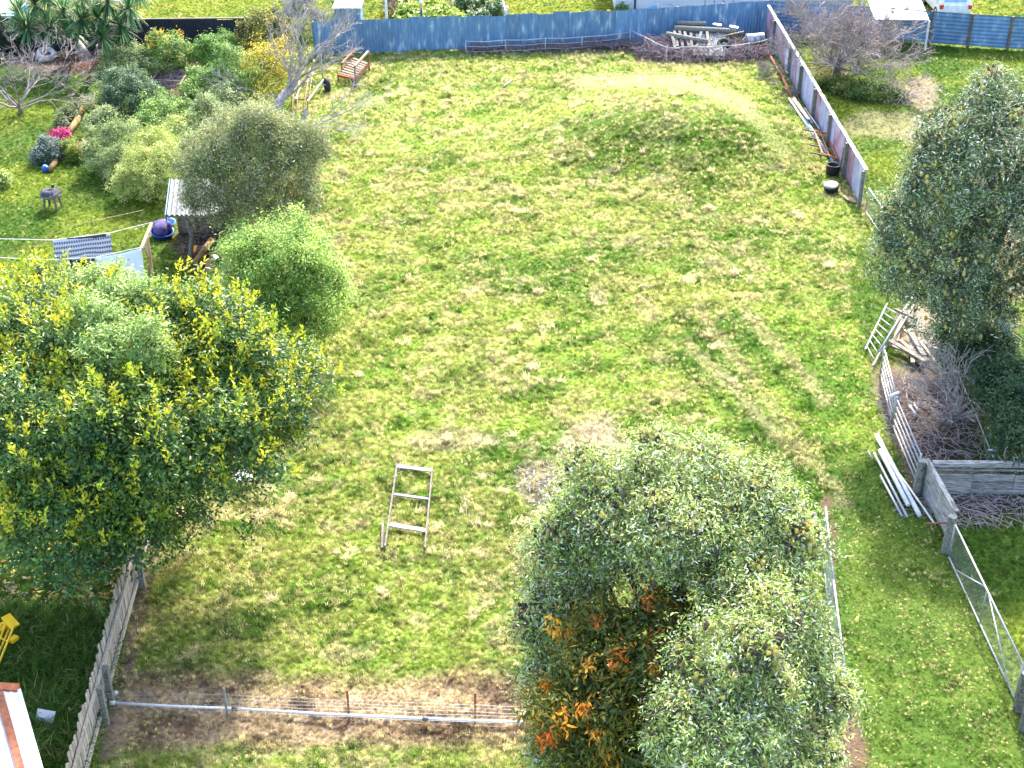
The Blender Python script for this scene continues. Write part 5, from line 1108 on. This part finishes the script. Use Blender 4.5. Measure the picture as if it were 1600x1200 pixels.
MB().tube([(hx0 + 1.0, hy - .1, 0), (hx0 + 1.0, hy - .1, 2.6)], .05, 8).build('downpipe', 'black_iron', t)
plank('white_rail', 'sloping white rail in front of the white house wall', 'rail', P(1040, 2, .8), P(1082, 20, .5), .06, .05, 'white_paint')
for i, (q, rx, ry, mt, lbl) in enumerate((((1022, 25), .55, .4, 'sky_plastic', 'pale blue tarpaulin heap just behind the blue fence'),)):
    p = P(*q); t = thing('tarp_heap', lbl, 'tarpaulin', p)
    MB().grid(lambda u, v: p + Vector((math.cos(6.283 * u) * .75 * math.sin(1.57 * v), math.sin(6.283 * u) * .5 * math.sin(1.57 * v), .62 * math.cos(1.57 * v) + .06 * math.sin(u * 40) * v)), 30, 8).build('tarp', mt, t, True)
    MB().tube([p + Vector((-.85, -.1, 0)), p + Vector((-.85, -.1, .42))], .16, 10).build('barrel', 'blue_plastic', t)
    MB().beam(p + Vector((.15, -.5, .2)), p + Vector((.12, -.45, .85)), .1, .06, (0, 1, 0)).build('strut', 'white_paint', t)
p = P(1088, 22); tag(MB().lathe([(0, 0), (.20, 0), (.22, .1), (.22, .5), (.18, .58), (0, .6)], p, (0, 0, 1), 16).build('blue_barrel', 'blue_plastic', None, True, p), 'small deep-blue barrel behind the blue fence', 'barrel')
p = P(1120, 22); t = thing('cage_trailer', 'dark cage trailer parked behind the blue fence', 'trailer', p)
MB().box((p.x - .75, p.y - .5, .35), (p.x + .75, p.y + 1.2, .55)).build('tray', 'black_iron', t)
for dx in (-.75, -.25, .25, .75):
    MB().beam(p + Vector((dx, -.5, .55)), p + Vector((dx, -.5, 1.0)), .04, .04, (0, 1, 0)).build('cage_bar', 'zinc', t); MB().beam(p + Vector((dx, 1.2, .55)), p + Vector((dx, 1.2, 1.0)), .04, .04, (0, 1, 0)).build('cage_bar', 'zinc', t)
for dy in (-.5, 1.2): MB().beam(p + Vector((-.77, dy, 1.0)), p + Vector((.77, dy, 1.0)), .05, .05).build('top_rail', 'zinc', t)
for dx in (-.77, .77): MB().beam(p + Vector((dx, -.5, 1.0)), p + Vector((dx, 1.2, 1.0)), .05, .05).build('top_rail', 'zinc', t)
for i, (a, b, za, zb) in enumerate((((1132, 24), (1142, 8), .2, .9), ((1150, 24), (1166, 6), .3, 1.0), ((1140, 14), (1180, 22), .7, .7), ((1172, 22), (1184, 4), .3, 1.1))):
    plank('stacked_timber', ('tan timber leaning nearest the cage trailer', 'tan timber second from the cage trailer', 'tan timber lying crosswise behind blue fence', 'tan timber leaning nearest the fence corner')[i], 'timber', px2(a, za), px2(b, zb), .14, .08, 'tan_wood', 'timber leaning behind the blue fence')
b = P(1160, 20); t = thing('firewood_heap', 'rusty-brown firewood heap behind the corner of blue fence', 'firewood', b); mb = MB(); sticks(mb, b, .9, .8, .7, 60, .7, .06, rr); mb.build('logs', 'bark', t)
# grey boarded shed beyond the fence corner
a, b = P(1197, 26), P(1330, 26); t = thing('grey_shed', 'grey weatherboard shed behind the blue panel fence', 'shed', a)
MB().box((a.x + .02, a.y + .03, 0), (b.x - .02, a.y + 3, 2.2)).build('core', 'grey_board', t)
wm2 = wbm.mesh('weatherboard', 'grey_board')
for i in range(11): link('weatherboard', wm2, t, (a.x, a.y, .1 + i * .185), None, ((b.x - a.x) / 1, 1, 1))
MB().box((a.x - .2, a.y - .3, 2.2), (b.x + .2, a.y + 3.3, 2.32)).build('roof', 'tin_roof', t)
# white-roofed carport
q = [P(1366, 30, 1.55), P(1452, 31, 1.55), P(1434, -14, 1.9), P(1352, -14, 1.9)]
t = thing('carport', 'carport with a bright white sheet roof behind the twiggy tree', 'carport', Vector((q[0].x, q[0].y, 0)))
for i in range(4):
    a, b, c, d = lerp3(q[0], q[3], i / 4), lerp3(q[1], q[2], i / 4), lerp3(q[1], q[2], (i + .96) / 4), lerp3(q[0], q[3], (i + .96) / 4)
    mb = MB(); mb._add([a, b, c, d, a - Z * .05, b - Z * .05, c - Z * .05, d - Z * .05], [(0, 1, 2, 3), (7, 6, 5, 4), (0, 4, 5, 1), (1, 5, 6, 2), (2, 6, 7, 3), (3, 7, 4, 0)]); mb.build('roof_sheet', 'white_iron', t)
for p in q: MB().beam(Vector((p.x, p.y, 0)), p - Z * .06, .1, .1, (0, 1, 0)).build('post', 'white_paint', t)
# white car, tail towards the fence
c0 = P(1487, 36); cx, cy = c0.x + .15, c0.y + .2
t = thing('parked_car', 'white hatchback parked tail-on behind the blue panel fence', 'car', (cx, cy, 0))
prof = [(0, .30), (-.03, .55), (.02, .85), (.10, .95), (.45, 1.38), (.75, 1.45), (2.3, 1.45), (2.9, .98), (3.8, .88), (4.05, .70), (4.1, .30)]
mb = MB(); W_ = .83; vs = []
for sx in (-1, 1):
    for y_, z_ in prof: vs.append((cx + sx * (W_ - (.16 if z_ > 1.2 else .0)), cy + y_, z_))
n = len(prof); mb._add(vs, [(i, i + 1, n + i + 1, n + i) for i in range(n - 1)] + [tuple(range(n))[::-1], tuple(range(n, 2 * n)), (0, n, 2 * n - 1, n - 1)])
body = mb.build('body', 'white_paint', t); bv = body.modifiers.new('bevel', 'BEVEL'); bv.width = .06; bv.segments = 2
MB()._add([(cx - .60, cy + .14, 1.02), (cx + .60, cy + .14, 1.02), (cx + .52, cy + .42, 1.36), (cx - .52, cy + .42, 1.36)], [(0, 1, 2, 3)]).build('rear_window', 'reflect_blue_glass', t)
MB()._add([(cx - .835, cy + .7, .98), (cx - .835, cy + 2.5, .98), (cx - .685, cy + 2.1, 1.36), (cx - .685, cy + .8, 1.36)], [(0, 1, 2, 3)]).build('side_window', 'glass_dark', t)
for sx in (-1, 1): MB().box((cx + sx * .75 - .09, cy - .05, .70), (cx + sx * .75 + .09, cy + .06, .92)).build('tail_light', 'red_plastic', t)
for sx in (-1, 1):
    for wy in (.75, 3.2):
        wh = MB().lathe([(.18, -.09), (.28, -.10), (.31, -.06), (.31, .06), (.28, .10), (.18, .09)], (cx + sx * .75, cy + wy, .31), (1, 0, 0), 20).build('wheel', 'tyre', t, True); MB().lathe([(0, -.07), (.185, -.07), (.185, .07), (0, .07)], (cx + sx * .75, cy + wy, .31), (1, 0, 0), 14).build('rim', 'zinc', wh)
# small white box trailer / garden shed on the lawn
a = P(524, 42); t = thing('garden_box', 'white box-like garden shed on the lawn behind the blue fence', 'shed', a); b = P(564, 42)
MB().box((a.x, a.y, .1), (b.x, a.y + 1.4, .95)).build('walls', 'blue_iron', t)
x0, x1, yy0, yy1 = a.x - .08, b.x + .08, a.y - .12, a.y + 1.9
for i in range(4): MB().box((x0 + (x1 - x0) * i / 4, yy0, .98 + .004 * (i % 2)), (x0 + (x1 - x0) * (i + .97) / 4, yy1, 1.04 + .004 * (i % 2))).build('roof_panel', 'white_paint', t)
MB().box((x0, yy1, .96), (x1, yy1 + .10, 1.12)).build('ridge', 'zinc', t)
MB().box((x0, yy1 + .11, 1.05), (x1, yy1 + 1.4, 1.12)).build('rear_roof', 'white_paint', t)
# garden posts and edgings
plank('white_fence_post', 'tall white post at the left of the vegetable bed', 'post', P(605, 52) , P(605, 52) + Z * 1.9, .12, .12, 'white_paint')
p = P(659, 44); t = thing('blue_post', 'blue marker post with orange and white cap in the vegetable bed', 'post', p)
MB().beam(p, p + Z * 1.05, .09, .09, (0, 1, 0)).build('shaft', 'blue_plastic', t); MB().beam(p + Z * 1.05, p + Z * 1.28, .14, .14, (0, 1, 0)).build('orange_band', 'orange_paint', t); MB().lathe([(.11, 1.28), (.12, 1.36), (.06, 1.44), (0, 1.45)], p, (0, 0, 1), 12).build('cap', 'white_paint', t, True)
A, B = P(780, -6), P(790, 40); t = thing('white_fence', 'low white board fence at the right of the vegetable bed', 'fence', B)
for i in range(3): MB().beam(A + Z * (.2 + .24 * i), B + Z * (.2 + .24 * i), .04, .2).build('board', 'white_paint', t)
for f in (0, .5, 1): p = lerp3(A, B, f); MB().beam(p, p + Z * .85, .1, .1, (0, 1, 0)).build('post', 'white_paint', t)
plank('white_stake', 'short white stake right of the low white board fence', 'stake', P(793, 38), P(793, 38) + Z * .95, .1, .06, 'white_paint')
# roof corner at top left
q = [P(-20, 24, 1.9), P(24, 24, 1.9), P(34, -14, 2.4), P(-20, -14, 2.4)]
t = thing('teal_roof_shed', 'shed corner with teal roof and white gutter at the top left', 'shed', Vector((q[0].x, q[0].y, 0)))
mb = MB(); mb._add(q + [p - Z * .06 for p in q], [(0, 1, 2, 3), (7, 6, 5, 4), (0, 4, 5, 1), (1, 5, 6, 2), (2, 6, 7, 3), (3, 7, 4, 0)]); mb.build('roof', 'teal_roof', t)
MB().beam(q[0] + Vector((0, -.08, -.03)), q[1] + Vector((.05, -.08, -.03)), .12, .12).build('gutter', 'white_paint', t)
MB().box((q[0].x, q[0].y + .1, 0), (q[1].x - .1, q[0].y + 2.5, 1.8)).build('walls', 'sky_plastic', t)
# sliver of blue fence beyond the dark hedge
A, B = P(1572, 552), P(1556, 508); t = thing('blue_barrier', 'short bright-blue fence end beyond the dark hedge', 'fence', A)
sh = corr('sheet', 'blue_iron', .8, .9); along(A, B, t, sh, .6, 'sheet', jitter=0); MB().beam(B, B + Z * 1.1, .08, .08, (0, 1, 0)).build('post', 'old_wood', t)
rod('dark_rail', 'thin dark rail running from blue fence end to right edge', 'rail', [P(1560, 505, .8), P(1640, 562, .8)], .025, 'black')
